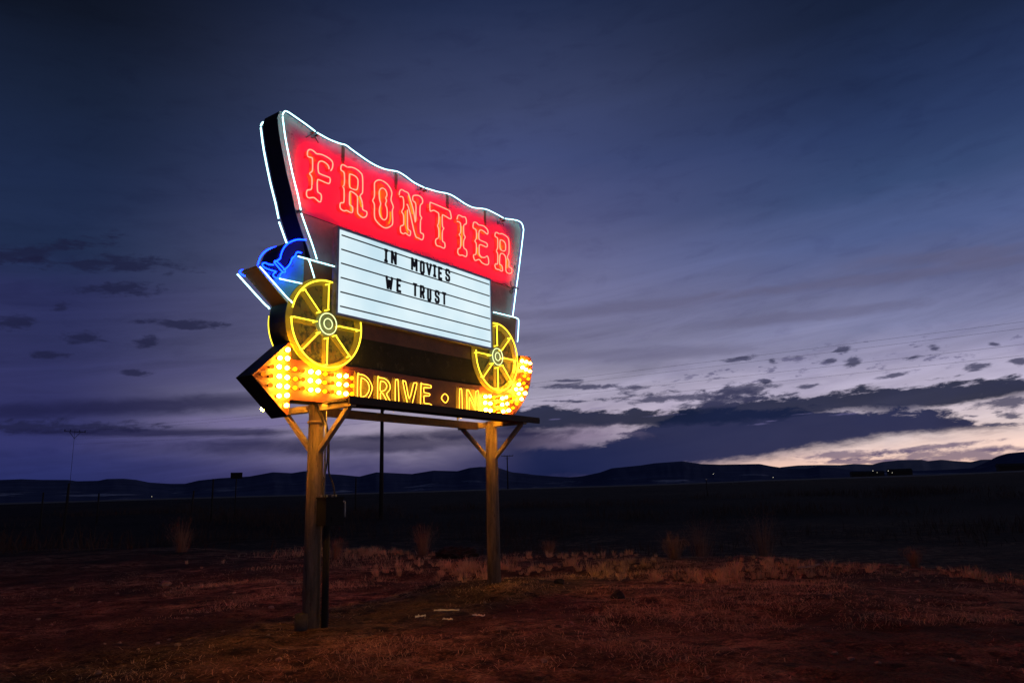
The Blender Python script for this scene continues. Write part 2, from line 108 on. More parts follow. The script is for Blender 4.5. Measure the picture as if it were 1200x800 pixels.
M['signred']=paint('letter_band_paint',(.16,.035,.012),(.09,.02,.01),3,.6,.4,.7,.1,(.22,.09,.02),(.58,.72))
M['gold']=paint('wheel_gold_paint',(.42,.33,.015),(.33,.25,.012),5,.5,.4,.7,.1,(.12,.06,.015),(.64,.72))
M['spokegap']=paint('wheel_infill_paint',(.17,.17,.03),(.22,.10,.02),2.6,.65,.42,.58,.15,(.03,.035,.012),(.5,.6))
M['hub']=paint('hub_paint',(.35,.40,.22),(.22,.26,.14),9,.5)
M['letteryellow']=paint('yellow_letter_paint',(.55,.42,.02),(.38,.28,.02),6,.5,.4,.7,.05,(.15,.07,.015),(.60,.68))
M['letterface']=paint('frontier_letter_paint',(.34,.03,.09),(.62,.42,.03),3.2,.5,.52,.62)
M['blue']=paint('leg_paint',(.003,.003,.006),(.006,.006,.010),6,.9)
M['alu']=paint('aluminium_frame',(.30,.31,.36),(.20,.21,.25),12,.38,metal=.6)
M['wood']=paint('post_paint',(.22,.155,.10),(.10,.07,.045),2.6,.8,.38,.6,.6,(.05,.035,.025),(.56,.66),stretch=(5,5,.6),bscale=30)
M['timber']=paint('brace_timber',(.34,.26,.17),(.22,.16,.10),4,.75,.35,.65,.3)
M['plank']=paint('catwalk_plank',(.055,.035,.022),(.03,.02,.014),4,.85,.35,.65,.4,stretch=(.3,5,5))
M['glyph']=paint('black_letter',(.006,.006,.007),(.01,.01,.01),8,.45)
M['rubber']=paint('cable_rubber',(.02,.018,.016),(.035,.028,.022),8,.6)
M['conduit']=paint('galvanised_pipe',(.35,.35,.34),(.22,.22,.22),20,.5,metal=.4)
M['boxm']=paint('meter_box_paint',(.004,.004,.004),(.007,.006,.006),6,.95)
M['stub']=paint('rusty_stub',(.06,.045,.035),(.03,.02,.015),9,.85,bump=.4)
M['electrode']=paint('electrode_housing',(.03,.022,.02),(.06,.04,.035),8,.5)
M['poleW']=paint('utility_pole_wood',(.012,.010,.009),(.020,.016,.013),3,.9)
M['stone']=paint('stone',(.30,.20,.14),(.16,.10,.07),9,.9,bump=.6)
M['paper']=paint('bleached_scrap',(.85,.82,.62),(.7,.66,.5),14,.8,bump=.3)
# neon and bulbs
M['nred']=emis('red_neon',(72,.52,.34),1)
M['nredb']=emis('red_neon_rear',(70,3.0,1.0),1)
M['nwhite']=emis('white_neon',(1.7,3.4,3.6),1)
M['nyellow']=emis('yellow_neon',(2.7,2.0,.09),1)
M['ncream']=emis('cream_neon',(1.25,1.4,.62),1)
M['nblue']=emis('blue_neon',(.04,.40,34),1)
M['ndrive']=emis('gold_neon',(3.4,1.6,.12),1)
M['b2']=emis('bulb_bright',(270,108,6),1)
M['b1']=emis('bulb_amber',(4.5,1.25,.01),1)
M['b0']=emis('bulb_dim',(1.1,.26,.008),1)
M['yard']=emis('yard_light',(2.6,2.4,1.8),1)
M['socket']=paint('bulb_socket',(.10,.04,.01),(.05,.02,.01),9,.6)
m,nt,o=newmat('marquee_acrylic'); L=nt.links.new
e=nd(nt,'ShaderNodeEmission'); tc=nd(nt,'ShaderNodeTexCoord'); no=nd(nt,'ShaderNodeTexNoise'); no.inputs['Scale'].default_value=.8; no.inputs['Detail'].default_value=3
L(tc.outputs['Object'],no.inputs['Vector']); rp=nd(nt,'ShaderNodeValToRGB')
rp.color_ramp.elements[0].position=.3; rp.color_ramp.elements[0].color=(.56,.77,.88,1); rp.color_ramp.elements[1].position=.65; rp.color_ramp.elements[1].color=(.80,.95,1,1)
L(no.outputs['Fac'],rp.inputs[0]); L(rp.outputs[0],e.inputs[0]); e.inputs[1].default_value=1.0; L(e.outputs[0],o.inputs[0]); M['marq']=m
# ------------------------------------------------------------------ mesh helpers
class MB:
    def __init__(s): s.v=[]; s.f=[]; s.m=[]; s.sm=[]
    def add(s,vs,fs,mi=0,smooth=False):
        b=len(s.v); s.v+= [tuple(p) for p in vs]; s.f+=[tuple(b+i for i in f) for f in fs]; s.m+=[mi]*len(fs); s.sm+=[smooth]*len(fs); return s
    def box(s,a,b,mi=0):
        x0,y0,z0=a;x1,y1,z1=b
        return s.add([(x0,y0,z0),(x1,y0,z0),(x1,y1,z0),(x0,y1,z0),(x0,y0,z1),(x1,y0,z1),(x1,y1,z1),(x0,y1,z1)],
            [(0,3,2,1),(4,5,6,7),(0,1,5,4),(1,2,6,5),(2,3,7,6),(3,0,4,7)],mi)
    def bar(s,p,q,w,h,mi=0,up=(0,0,1)):
        p=Vector(p);q=Vector(q);d=(q-p).normalized();u=Vector(up)
        if abs(d.dot(u))>.98:u=Vector((1,0,0))
        r=d.cross(u).normalized();u=r.cross(d)
        vs=[c+r*(sx*w/2)+u*(sz*h/2) for c in(p,q) for sx,sz in((-1,-1),(1,-1),(1,1),(-1,1))]
        return s.add(vs,[(0,1,2,3),(7,6,5,4),(0,4,5,1),(1,5,6,2),(2,6,7,3),(3,7,4,0)],mi)
    def tube(s,pts,r,closed=False,n=6,mi=0,r2=None):
        P=[Vector(p) for p in pts]; k=len(P)
        if closed and (P[0]-P[-1]).length<1e-4: P.pop(); k-=1
        ref=Vector((0,1,0)); vs=[]
        for i,c in enumerate(P):
            if closed: d=P[(i+1)%k]-P[i-1]
            else: d=P[min(i+1,k-1)]-P[max(i-1,0)]
            d.normalize(); a=ref
            if abs(d.dot(a))>.95:a=Vector((1,0,0))
            e1=d.cross(a).normalized(); e2=e1.cross(d)
            rr=r if r2 is None else r+(r2-r)*i/(k-1)
            for j in range(n):
                t=2*math.pi*j/n; vs.append(c+e1*(rr*math.cos(t))+e2*(rr*math.sin(t)))
        fs=[]
        for i in range(k if closed else k-1):
            a=i*n;b=((i+1)%k)*n
            for j in range(n): fs.append((a+j,a+(j+1)%n,b+(j+1)%n,b+j))
        if not closed: fs+=[tuple(range(n))[::-1],tuple(range((k-1)*n,k*n))]
        return s.add(vs,fs,mi,True)
    def prism(s,poly,w0,w1,mi=0):
        """poly (x,z), extruded between sign offsets w0 and w1 (local y=-w)"""
        k=len(poly); a=[(x,-w0,z) for x,z in poly]; b=[(x,-w1,z) for x,z in poly]
        tri=mathutils.geometry.tessellate_polygon([[Vector((x,z,0)) for x,z in poly]])
        fs=[tuple(t) for t in tri]+[(t[2]+k,t[1]+k,t[0]+k) for t in tri]+[(i,(i+1)%k,(i+1)%k+k,i+k) for i in range(k)]
        return s.add(a+b,fs,mi)
    def lathe(s,c,axis,prof,n=10,mi=0,smooth=True):
        c=Vector(c);ax=Vector(axis).normalized(); a=ax.orthogonal().normalized(); b=ax.cross(a); vs=[]
        for h,r in prof:
            for j in range(n):
                t=2*math.pi*j/n; vs.append(c+ax*h+a*(r*math.cos(t))+b*(r*math.sin(t)))
        fs=[]
        for i in range(len(prof)-1):
            for j in range(n): fs.append((i*n+j,i*n+(j+1)%n,(i+1)*n+(j+1)%n,(i+1)*n+j))
        k=len(prof); fs+=[tuple(range(n))[::-1],tuple(range((k-1)*n,k*n))]
        return s.add(vs,fs,mi,smooth)
    def mesh(s,name,mats):
        me=bpy.data.meshes.new(name); me.from_pydata(s.v,[],s.f)
        if not isinstance(mats,(list,tuple)): mats=[mats]
        for m in mats: me.materials.append(M[m] if isinstance(m,str) else m)
        me.polygons.foreach_set('material_index',s.m); me.polygons.foreach_set('use_smooth',s.sm)
        bm=bmesh.new(); bm.from_mesh(me); bmesh.ops.recalc_face_normals(bm,faces=bm.faces); bm.to_mesh(me); bm.free()
        me.update(); return me
    def build(s,name,mats,parent=None,label=None):
        o=bpy.data.objects.new(name,s.mesh(name,mats)); col.objects.link(o)
        if parent: o.parent=parent
        if label: o['label']=label
        return o
def tag(o,label=None,cat=None,group=None,kind=None):
    if label:o['label']=label
    if cat:o['category']=cat
    if group:o['group']=group
    if kind:o['kind']=kind
    return o
def smoothpath(p,closed,k=3):
    n=len(p); out=[]
    for i in range(n if closed else n-1):
        g=lambda j:Vector(p[j%n]) if closed else Vector(p[max(0,min(n-1,j))])
        a,b,c,d=g(i-1),g(i),g(i+1),g(i+2)
        for t in range(k):
            t/=k; out.append(tuple(.5*((2*b)+(c-a)*t+(2*a-5*b+4*c-d)*t*t+(3*b-a-3*c+d)*t**3)))
    if not closed: out.append(tuple(p[-1]))
    return out
def P3(p,w=0.): return [(x,-w,z) for x,z in p]
def offset(poly,d):
    a=sum(poly[i][0]*poly[(i+1)%len(poly)][1]-poly[(i+1)%len(poly)][0]*poly[i][1] for i in range(len(poly)))
    s=1 if a>0 else -1; out=[]; n=len(poly)
    for i in range(n):
        p,q,r=Vector(poly[i-1]),Vector(poly[i]),Vector(poly[(i+1)%n])
        e1=(q-p).normalized();e2=(r-q).normalized()
        nn=Vector((e1.y+e2.y,-(e1.x+e2.x)))
        if nn.length<1e-6: nn=Vector((e1.y,-e1.x))
        nn.normalize(); c=max(.5,nn.dot(Vector((e1.y,-e1.x))))
        q=q+nn*(s*d/c); out.append((q.x,q.y))
    return out
# ------------------------------------------------------------------ the sign
ROOTP=ORG+WC*NV
sign=bpy.data.objects.new('roadside_sign',None); col.objects.link(sign)
sign.location=ROOTP; sign.rotation_euler=(0,0,AL); sign.empty_display_size=.5
tag(sign,'covered wagon shaped neon cinema sign glowing red and yellow on two wooden posts','neon sign')
SH=WC  # local y = -(w-SH)
_P3=P3
def fix(mb):
    mb.v=[(x,y+SH,z) for x,y,z in mb.v]; return mb
def part(mb,name,mats,parent,label=None): return fix(mb).build(name,mats,parent,label)
# canopy
cpoly=offset(CANOPY,.028)
cab=part(MB().prism(cpoly,WB,WP-.006),'canopy_cabinet','dark',sign)
zs=lambda x:(SEAM[0][1]+(SEAM[-1][1]-SEAM[0][1])*(x-SEAM[0][0])/(SEAM[-1][0]-SEAM[0][0]))
inner=offset(CANOPY,.026)
# face split along the sheet seam: upper panel and lower panel
def clip(poly,keep_up):
    out=[];n=len(poly)
    for i in range(n):
        a=poly[i];b=poly[(i+1)%n]
        fa=a[1]-zs(a[0]);fb=b[1]-zs(b[0])
        if not keep_up: fa,fb=-fa,-fb
        if fa>=0: out.append(a)
        if (fa>=0)!=(fb>=0):
            t=fa/(fa-fb); out.append((a[0]+(b[0]-a[0])*t,a[1]+(b[1]-a[1])*t))
    return out
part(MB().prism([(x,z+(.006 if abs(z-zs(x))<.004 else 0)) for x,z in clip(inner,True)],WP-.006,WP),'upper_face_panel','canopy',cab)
part(MB().prism([(x,z-(.006 if abs(z-zs(x))<.004 else 0)) for x,z in clip(inner,False)],WP-.006,WP-.001),'lower_face_panel','lower',cab,'greyer lower sheet of the wagon cover')
part(MB().prism(inner,WB-.006,WB),'rear_face_panel','canopyrear',cab)
for bx in BOWS:
    b=MB(); x,z=bx
    b.prism([(x-.03,z-.30),(x+.03,z-.30),(x+.032,z-.02),(x-.026,z+.0)],WP+.001,WP+.006)
    part(b,'bow_strip','bow',cab)
for q in NB[:7]:
    part(MB().tube(P3(smoothpath(q,False,3)),.0092,n=8),'border_neon','nwhite',cab)
    part(MB().tube(P3(smoothpath(q,False,2),WNB),.0125,n=6),'rear_border_neon','nwhite',cab)
def wig(x,z,s,k):
    r=random.Random(k); pts=[(x,-WP,z-.02)]
    for i in range(7):
        pts.append((x+(i-3)*.035*s+r.uniform(-.02,.02),-WP+.02+r.uniform(0,.03)*-1,z-.07+r.uniform(-.045,.04)-abs(i-3)*.008))
    return smoothpath(pts,False,3)
for k,q in enumerate((NB[2],NB[3],NB[4],NB[5])):
    x,z=q[-1]; b=MB().tube(wig(x,z,1,k),.006,n=5); b.lathe((x,-WP,z),(0,-1,0),[(0,.016),(.07,.016)],8); b.lathe((x+.07,-WP,z-.02),(0,-1,0),[(0,.016),(.07,.016)],8)
    part(b,'lead_wire','electrode',cab)
x,z=NB[0][-1]; part(MB().lathe((x,-WP,z-.005),(0,-1,0),[(0,.02),(.075,.02)],8),'electrode','electrode',cab)
x,z=NB[5][-1]; b=MB().tube(smoothpath([(x-.55,-WP+.0,zs(x)+.01),(x-.4,-WP-.03,zs(x)+.0),(x-.3,-WP-.02,zs(x)+.03),(x-.15,-WP-.04,zs(x)-.02),(x-.05,-WP-.03,zs(x)+.02),(x,-WP-.06,z)],False,4),.009,n=5); b.tube(smoothpath([(x-.1,-WP-.03,z+.1),(x-.14,-WP-.05,z+.02),(x-.05,-WP-.03,z-.06),(x-.12,-WP-.05,z-.16),(x-.16,-WP-.03,z-.1)],False,4),.007,n=5)
part(b,'lead_wire','electrode',cab)
# big letters
xs=[p[0] for p in CANOPY]; XC=(min(xs)+max(xs))/2
for ch,paths in BIG:
    fb=MB()
    outer=smoothpath(paths[0][1],paths[0][0],2) if ch!='N' else None
    if outer:
        fb.prism(outer,WP+.001,WP+.006); part(fb,'letter_face','letterface',cab)
    else:
        n1=paths[0][1];n2=paths[1][1]
        fb.prism(n2+[n1[-1],n1[-4],n1[5],n1[3],n1[1]],WP+.001,WP+.006); fb.prism([n1[5],n1[-1]]+n1[-6:-1][::-1][:0]+n1[-4:-2][::-1][:1]+[n1[8]],WP+.002,WP+.007)
        fb.prism(n1[9:26],WP+.001,WP+.005)
        part(fb,'letter_face','letterface',cab)
    b=MB()
    for c,q in paths: b.tube(P3(smoothpath(q,bool(c),3)),.0095,bool(c),6)
    for c,q in paths:   # glass stand-offs
        for i in range(2,len(q),9): b.tube([(q[i][0],-WP,q[i][1]),(q[i][0],-.012,q[i][1])],.006,n=5,mi=1)
    o=part(b,'neon_letter',['nred','electrode'],cab,'red neon letter %s in western lettering'%ch[0])
    # the sign's other side carries the same letters, read from the back
    bb=MB()
    for c,q in paths: bb.tube([(2*XC-x,-WNB,z+BACKDZ(x)) for x,z in smoothpath(q,bool(c),2)],.0085,bool(c),5)
    part(bb,'rear_neon_letter','nredb',cab)
M['streakglow']=emis('gold_streak_glow',(1.5,.36,.012),1)  # emissive strips added to stand in for lit yellow letter paint
for q in INNER:
    part(MB().tube(P3(smoothpath(q,False,3),-.03),.0125,n=7),'lit_paint_streak','streakglow',cab,'gold streak of lit paint in a red letter, added as a glowing strip')
# wagon body
body=part(MB().prism(BODY,WB+.004,WP-.010),'wagon_body','brown',sign)
def sub(p): return [(p[0])]
bz=lambda x: 0
W1,W2=WHEELS
split=[(-.12,W1[1]-.09),(3.9,W2[1]-.12)]
zf=lambda x: split[0][1]+(split[1][1]-split[0][1])*(x-split[0][0])/(split[1][0]-split[0][0])
def clip2(poly,fn,up):
    out=[];n=len(poly)
    for i in range(n):
        a=poly[i];b=poly[(i+1)%n]; fa=fn(a);fb=fn(b)
        if not up: fa,fb=-fa,-fb
        if fa>=0: out.append(a)
        if (fa>=0)!=(fb>=0):
            t=fa/(fa-fb); out.append((a[0]+(b[0]-a[0])*t,a[1]+(b[1]-a[1])*t))
    return out
fx=NS[0][0][0]-.01
up=clip2(BODY,lambda a:a[1]-zf(a[0]),True)
part(MB().prism(clip2(up,lambda a:a[0]-fx,True),WP-.010,WP-.004),'upper_face_panel','bodyup',body)
part(MB().prism(clip2(up,lambda a:a[0]-fx,False),WP-.010,WP-.003),'seat_panel','seat',body,'weathered seat panel with blue neon glow in its paint colour')
part(MB().prism(clip2(BODY,lambda a:a[1]-zf(a[0]),False),WP-.010,WP-.005),'lower_face_panel','body',body)
part(MB().prism(BODY,WB-.002,WB+.004),'rear_face_panel','bodyup',body)
part(MB().prism(FSTRIP,WP-.003,WP+.004),'footboard_strip','strip',body)
for q in NB[7:]+NS:
    part(MB().tube(P3(smoothpath(q,False,3)),.0092,n=8),'trim_neon','nwhite',body)
part(MB().tube(P3(smoothpath(NS[2],False,3),WNB),.0125,n=6),'rear_trim_neon','nwhite',body)
part(MB().tube(P3(smoothpath(NB[8],False,3),WNB),.0125,n=6),'rear_trim_neon','nwhite',body)
# driver's leg
leg=part(MB().prism(LEGPOLY,WB-.01,WP+.012),'driver_leg','blue',sign)
for q,c in zip(LEG,(0,0,1,0)):
    part(MB().tube(P3(smoothpath(q,False,3)),.0095,n=6),'blue_neon','nblue',leg)
part(MB().tube(P3(smoothpath(LEG[0]+LEG[1][:6],False,2),WNB),.0095,n=6),'rear_blue_neon','nblue',leg)
# wheels
R=WR
for wi,(cx,cz) in enumerate(WHEELS):
    circ=lambda r,n=64,a0=0,a1=2*math.pi,cx=cx,cz=cz:[(cx+r*math.cos(a0+(a1-a0)*i/n),cz+r*math.sin(a0+(a1-a0)*i/n)) for i in range(n+(0 if a1-a0>6.28 else 1))]
    wh=part(MB().prism(circ(R*1.07),WB-.004,WP-.0015),'wagon_wheel','dark',sign)
    part(MB().prism(circ(R*1.062),WP-.0015,WP+.002),'infill_panel','spokegap',wh)
    rb=MB(); o1=circ(R*1.07);o2=circ(R*.905);k=len(o1)
    for w0,w1 in((WP+.002,WP+.012),(WB-.016,WB-.006)):
        vs=[(x,-w1,z) for x,z in o1]+[(x,-w1,z) for x,z in o2]+[(x,-w0,z) for x,z in o1]+[(x,-w0,z) for x,z in o2]
        fs=[]
        for i in range(k):
            j=(i+1)%k; fs+=[(i,j,k+j,k+i),(2*k+i,3*k+i,3*k+j,2*k+j),(i,2*k+i,2*k+j,j),(k+i,k+j,3*k+j,3*k+i)]
        rb.add(vs,fs)
    part(rb,'rim','gold',wh)
    for s in range(8):
        a=s*math.pi/4+.02; ca,sa=math.cos(a),math.sin(a); h=.042
        part(MB().prism([(cx+ca*r-sa*t,cz+sa*r+ca*t) for r,t in((.18*R,-h),(.92*R,-h*.85),(.92*R,h*.85),(.18*R,h))],WP+.002,WP+.010),'spoke','gold',wh)
    part(MB().prism(circ(R*.27,32),WP+.010,WP+.022),'hub','hub',wh)
    def arc(a0,a1,r=R): return [(cx+r*math.cos(math.radians(a)),cz+r*math.sin(math.radians(a))) for a in range(a0,a1+1,4)]
    def inm(x,z): return MARQ[0][0]-.045<x<MARQ[1][0]+.045 and MARQ[2][1]-.05<z<MARQ[0][1]
    nb=MB(); rr=MB()
    for a0,a1 in ((-180,0),(0,168)) if wi==0 else ((-176,0),(0,184)):
        run=[]
        for p_ in arc(a0,a1)+[None]:
            if p_ is None or inm(*p_):
                if len(run)>2: nb.tube(P3(run),.0115,n=7)
                run=[]
            else: run.append(p_)
    rr.tube(P3(arc(172,330),WNB),.0105,n=6)
    part(nb,'rim_neon','nyellow',wh); part(rr,'rear_rim_neon','nyellow',wh)
    for s in range(8):
        a=s*math.pi/4+.0; ca,sa=math.cos(a),math.sin(a)
        p0=(cx+ca*R*.33,cz+sa*R*.33); p1=(cx+ca*R*.94,cz+sa*R*.94)
        if inm(*p1) or inm(cx+ca*R*.7,cz+sa*R*.7): continue
        tp=[(p0[0],-WP,p0[1]),(p0[0],-.015,p0[1]),(p0[0]+ca*.02,0,p0[1]+sa*.02),(p1[0]-ca*.02,0,p1[1]-sa*.02),(p1[0],-.015,p1[1]),(p1[0],-WP-.01,p1[1])]
        part(MB().tube(tp,.0105,n=6),'spoke_neon','nyellow',wh)
    hn=MB(); hn.tube(P3(circ(R*.245,32),.004),.0088,True,n=6); hn.tube(P3(circ(R*.12,24),.006),.008,True,n=6)
    part(hn,'hub_neon','ncream',wh)
# arrow
arrow=part(MB().prism(ARROW,WB-.006,WP-.0005),'arrow_cabinet','dark',sign)
band=[ARROW[2],ARROW[3],ARROW[4],ARROW[5]]
part(MB().prism(ARROW,WP-.0005,WP+.006),'face_panel','orange',arrow)
part(MB().prism(ARROW,WB-.012,WB-.006),'rear_face_panel','orange',arrow)
bx0,bx1=.30,3.18
def zt(x):
    a,b=ARROW[3],ARROW[5]; return a[1]+(b[1]-a[1])*(x-a[0])/(b[0]-a[0])-.012
part(MB().prism([(bx0,zt(bx0)),(bx1,zt(bx1)),(bx1,2.95),(bx0,2.95)],WP+.006,WP+.009),'letter_band','signred',arrow)
for ch,paths in SMALL:
    q=smoothpath(paths[0][1],bool(paths[0][0]),2)
    if ch!='dot' and paths[0][0]:
        part(MB().prism(offset(q,.018),WP+.009,WP+.014),'letter_face','letteryellow',arrow)
    elif ch!='dot':
        x0=min(p[0] for p in q);x1=max(p[0] for p in q);z1=max(p[1] for p in q);z0=min(p[1] for p in q)
        part(MB().prism([(x0-.018,z0),(x1+.018,z0),(x1+.018,z1-.05),(x1-.03,z1+.018),(x0-.018,z1+.018)],WP+.009,WP+.014),'letter_face','letteryellow',arrow)
    b=MB()
    for c,q in paths: b.tube(P3(smoothpath(q,bool(c),3)),.0078,bool(c),6)
    part(b,'neon_letter' if ch!='dot' else 'neon_dot','ndrive',arrow,('yellow neon letter %s'%ch) if ch!='dot' else 'small yellow neon ring between the words')
prof=[(.0,.020),(.022,.020),(.024,.013),(.036,.020),(.052,.0315),(.070,.034),(.086,.027),(.094,.012)]
bulbm={}
def bulbmesh(s):
    b=MB(); b.lathe((0,0,0),(0,-1,0),prof[:3],8,1); b.lathe((0,0,0),(0,-1,0),prof[2:],8,0); return b.mesh('light_bulb',[('b0','b1','b2')[s],'socket'])
for s in (0,1,2): bulbm[s]=bulbmesh(s)
lamp0={0:'unlit amber bulb',1:'half bright amber bulb',2:'bright lit bulb'}
M['b2w']=emis('bulb_bright_warm',(130,46,2.2),1)
def bulbmesh2():
    b=MB(); b.lathe((0,0,0),(0,-1,0),prof[:3],8,1); b.lathe((0,0,0),(0,-1,0),prof[2:],8,0); return b.mesh('light_bulb',['b2w','socket'])
bulbm[3]=bulbmesh2()
for s,x,z in BULBS:
    if s==2 and rnd.random()<.3: s=3
    o=bpy.data.objects.new('light_bulb',bulbm[s]); col.objects.link(o); o.parent=arrow; o.location=(x,-(WP+.006)+SH,z); o.rotation_euler=(rnd.uniform(-.1,.1),0,rnd.uniform(-.12,.12)); o.scale=(.88,rnd.uniform(.88,1.0),.88)
rb=[b for b in BULBS if b[0]==2 and b[1]>-.3][::3]
rb=[(2,-.685,2.835)]+rb[:15]
for s,x,z in rb:
    o=bpy.data.objects.new('rear_light_bulb',bulbm[2]); col.objects.link(o); o.parent=arrow; o.location=(x,-(WB-.012)+SH,z); o.rotation_euler=(0,0,math.pi)
# marquee
mx0=(MARQ[0][0]+MARQ[3][0])/2; mx1=(MARQ[1][0]+MARQ[2][0])/2; mz1=(MARQ[0][1]+MARQ[1][1])/2; mz0=(MARQ[2][1]+MARQ[3][1])/2
mq=part(MB().prism([(mx0,mz0),(mx1,mz0),(mx1,mz1),(mx0,mz1)],WP-.0,.004),'marquee_panel','marq',sign,'lit white message board with ruled black lines')
fr=MB(); g=.035
fr.prism([(mx0-g,mz0-g),(mx1+g,mz0-g),(mx1+g,mz0),(mx0-g,mz0)],WP-.001,.022)
fr.prism([(mx0-g,mz1),(mx1+g,mz1),(mx1+g,mz1+g),(mx0-g,mz1+g)],WP-.001,.022)
fr.prism([(mx0-g,mz0),(mx0,mz0),(mx0,mz1),(mx0-g,mz1)],WP-.001,.022)
fr.prism([(mx1,mz0),(mx1+g*.6,mz0),(mx1+g*.6,mz1),(mx1,mz1)],WP-.001,.022)
part(fr,'frame','alu',mq)
for q in RULES:
    z=(q[0][1]+q[1][1])/2
    part(MB().box((mx0+.05,-.012,z-.0095),(mx1-.02,-.0042,z+.0095)),'letter_rail','glyph',mq)
rm=MB().prism([(mx0,mz0),(mx1,mz0),(mx1,mz1),(mx0,mz1)],WNB-.004,WB-.02); part(rm,'rear_panel','marq',mq)
t=.17
def lines(segs,x0,x1,z0,z1,b,th):
    for sg in segs:
        pts=[(x0+a*(x1-x0),z0+c*(z1-z0)) for a,c in sg]
        for p,q in zip(pts,pts[1:]):
            d=Vector((q[0]-p[0],q[1]-p[1])); l=d.length; d/=l; e=Vector((-d.y,d.x))*th/2; d=d*th*.3
            P=[(p[0]-d.x+e.x,p[1]-d.y+e.y),(q[0]+d.x+e.x,q[1]+d.y+e.y),(q[0]+d.x-e.x,q[1]+d.y-e.y),(p[0]-d.x-e.x,p[1]-d.y-e.y)]
            b.prism(P,.013,.020)
G={'I':[[(.5,0),(.5,1)],[(.1,.02),(.9,.02)],[(.1,.98),(.9,.98)]],'N':[[(0,0),(0,1)],[(1,0),(1,1)],[(.05,1),(.95,0)]],
'M':[[(0,0),(0,1)],[(1,0),(1,1)],[(.05,1),(.5,.35),(.95,1)]],
'O':[[(0,.15),(0,.85),(.2,1),(.8,1),(1,.85),(1,.15),(.8,0),(.2,0),(0,.15)]],'V':[[(0,1),(.5,0),(1,1)]],
'E':[[(0,0),(0,1)],[(0,1),(1,1)],[(0,.52),(.8,.52)],[(0,0),(1,0)]],
'S':[[(1,.76),(1,.88),(.8,1),(.2,1),(0,.86),(0,.66),(.2,.53),(.8,.47),(1,.34),(1,.14),(.8,0),(.2,0),(0,.12),(0,.24)]],
'W':[[(0,1),(.25,0),(.5,.7),(.75,0),(1,1)]],'T':[[(.5,0),(.5,1)],[(0,1),(1,1)]],
'R':[[(0,0),(0,1)],[(0,1),(.8,1),(1,.87),(1,.63),(.8,.5),(0,.5)],[(.55,.5),(1,0)]],'U':[[(0,1),(0,.15),(.2,0),(.8,0),(1,.15),(1,1)]]}
rz=[(q[0][1]+q[1][1])/2 for q in RULES]; dz=rz[0]-rz[1]
for row,base in((ROW1,rz[1]),(ROW2,rz[3])):
    for ch,x0,x1 in row:
        th=.043; b=MB(); 
        if ch=='I': xm=(x0+x1)/2; x0=xm-.05;x1=xm+.05
        jz=rnd.uniform(-.006,.006); lines(G[ch],x0+th/2,x1-th/2,base+.012+th/2+jz,base+dz*1.10-th/2+jz,b,th)
        part(b,'message_letter','glyph',mq,'black message letter %s'%ch)
# posts, arms, braces, catwalks
PX=(0.0,3.90)
for i,x in enumerate(PX):
    z0=(-.35,-.15)[i]; b=MB()
    r0,r1=.118,.100
    b.lathe((x,SH*0,z0),(0,0,1),[(0,r0),(2.0,(r0+r1)/2),(2.93-z0,r1)],20)
    b.v=[(a,c,d) for a,c,d in b.v]
    po=b.build('post','wood',sign)
    # SH already centred: local y=0 is the post axis
    for sgn in(-1,1):
        b=MB().bar((x,-sgn*-.06,2.875),(x,sgn*.745,2.875),.09,.09); b.build('support_arm','timber',sign)
        br=MB().bar((x,sgn*.66,2.835),(x,sgn*.085,2.29),.06,.07,up=(1,0,0)); br.build('brace','timber',sign)
# SH: sign-plane offsets are recentred, so w -> local y = SH - w
for sgn,w0,w1 in((1,.03,.50),(-1,-.52,-.99)):
    for k in range(3):
        a=w0+(w1-w0)*k/3; c=w0+(w1-w0)*(k+1)/3-.012*sgn
        y0,y1=sorted((SH-a,SH-c))
        MB().box((-.12 if sgn>0 else .05,y0,2.898+.002*k),(4.32+.03*k,y1,2.935+.002*k)).build('catwalk_plank','plank',sign)
MB().box((-.10,SH-.505-.03,2.86),(4.30,SH-.505,2.962)).build('catwalk_edge_beam','plank',sign)
MB().box((.1,SH+.475,2.80),(3.8,SH+.515,2.915)).build('rear_beam','timber',sign)
# wiring and meter box on the near post
bxx=MB().box((-.045,-.30,1.30),(.245,-.115,1.665)); bxx.box((-.055,-.31,1.655),(.255,-.105,1.672)); bxx.box((.05,-.312,1.36),(.075,-.300,1.42))
eb=bxx.build('meter_box','boxm',sign,'black metal electrical box strapped to the near post')
MB().lathe((.06,-.20,-.1),(0,0,1),[(0,.045),(1.40,.045)],12).build('conduit','boxm',sign,'dark conduit running down from the box to the ground')
MB().lathe((.045,-.145,1.672),(0,0,1),[(0,.015),(.78,.015),(1.2,.015)],8).build('conduit','conduit',sign,'thin pale conduit rising above the box')
b=MB().tube(smoothpath([(.29,-.16,1.60),(.38,-.16,1.61),(.40,-.16,1.58),(.40,-.16,1.40)],False,3),.011,n=6); b.build('pipe_hook','conduit',sign)
for k,pts in enumerate(([(-.10,-.06,2.93),(-.07,-.13,2.80),(.02,-.13,2.66),(.10,-.12,2.52),(.13,-.10,2.30),(.10,-.12,2.1),(.03,-.15,1.9),(-.01,-.19,1.67)],
      [(-.03,-.1,2.93),(-.01,-.15,2.78),(.07,-.14,2.62),(.13,-.11,2.46),(.15,-.10,2.25),(.14,-.12,2.0),(.18,-.16,1.85),(.20,-.19,1.67)])):
    MB().tube(smoothpath(pts,False,5),.012,n=7).build('cable','rubber',sign)
MB().lathe((0,0,2.66),(0,0,1),[(0,.119),(.035,.119)],20).build('post_clamp','timber',sign)
b=MB(); 
for x in(-.04,.05,.14,.2): b.lathe((x,-.2,1.672),(0,0,1),[(0,.012),(.025,.012)],8)
b.build('conduit_nut','conduit',eb)
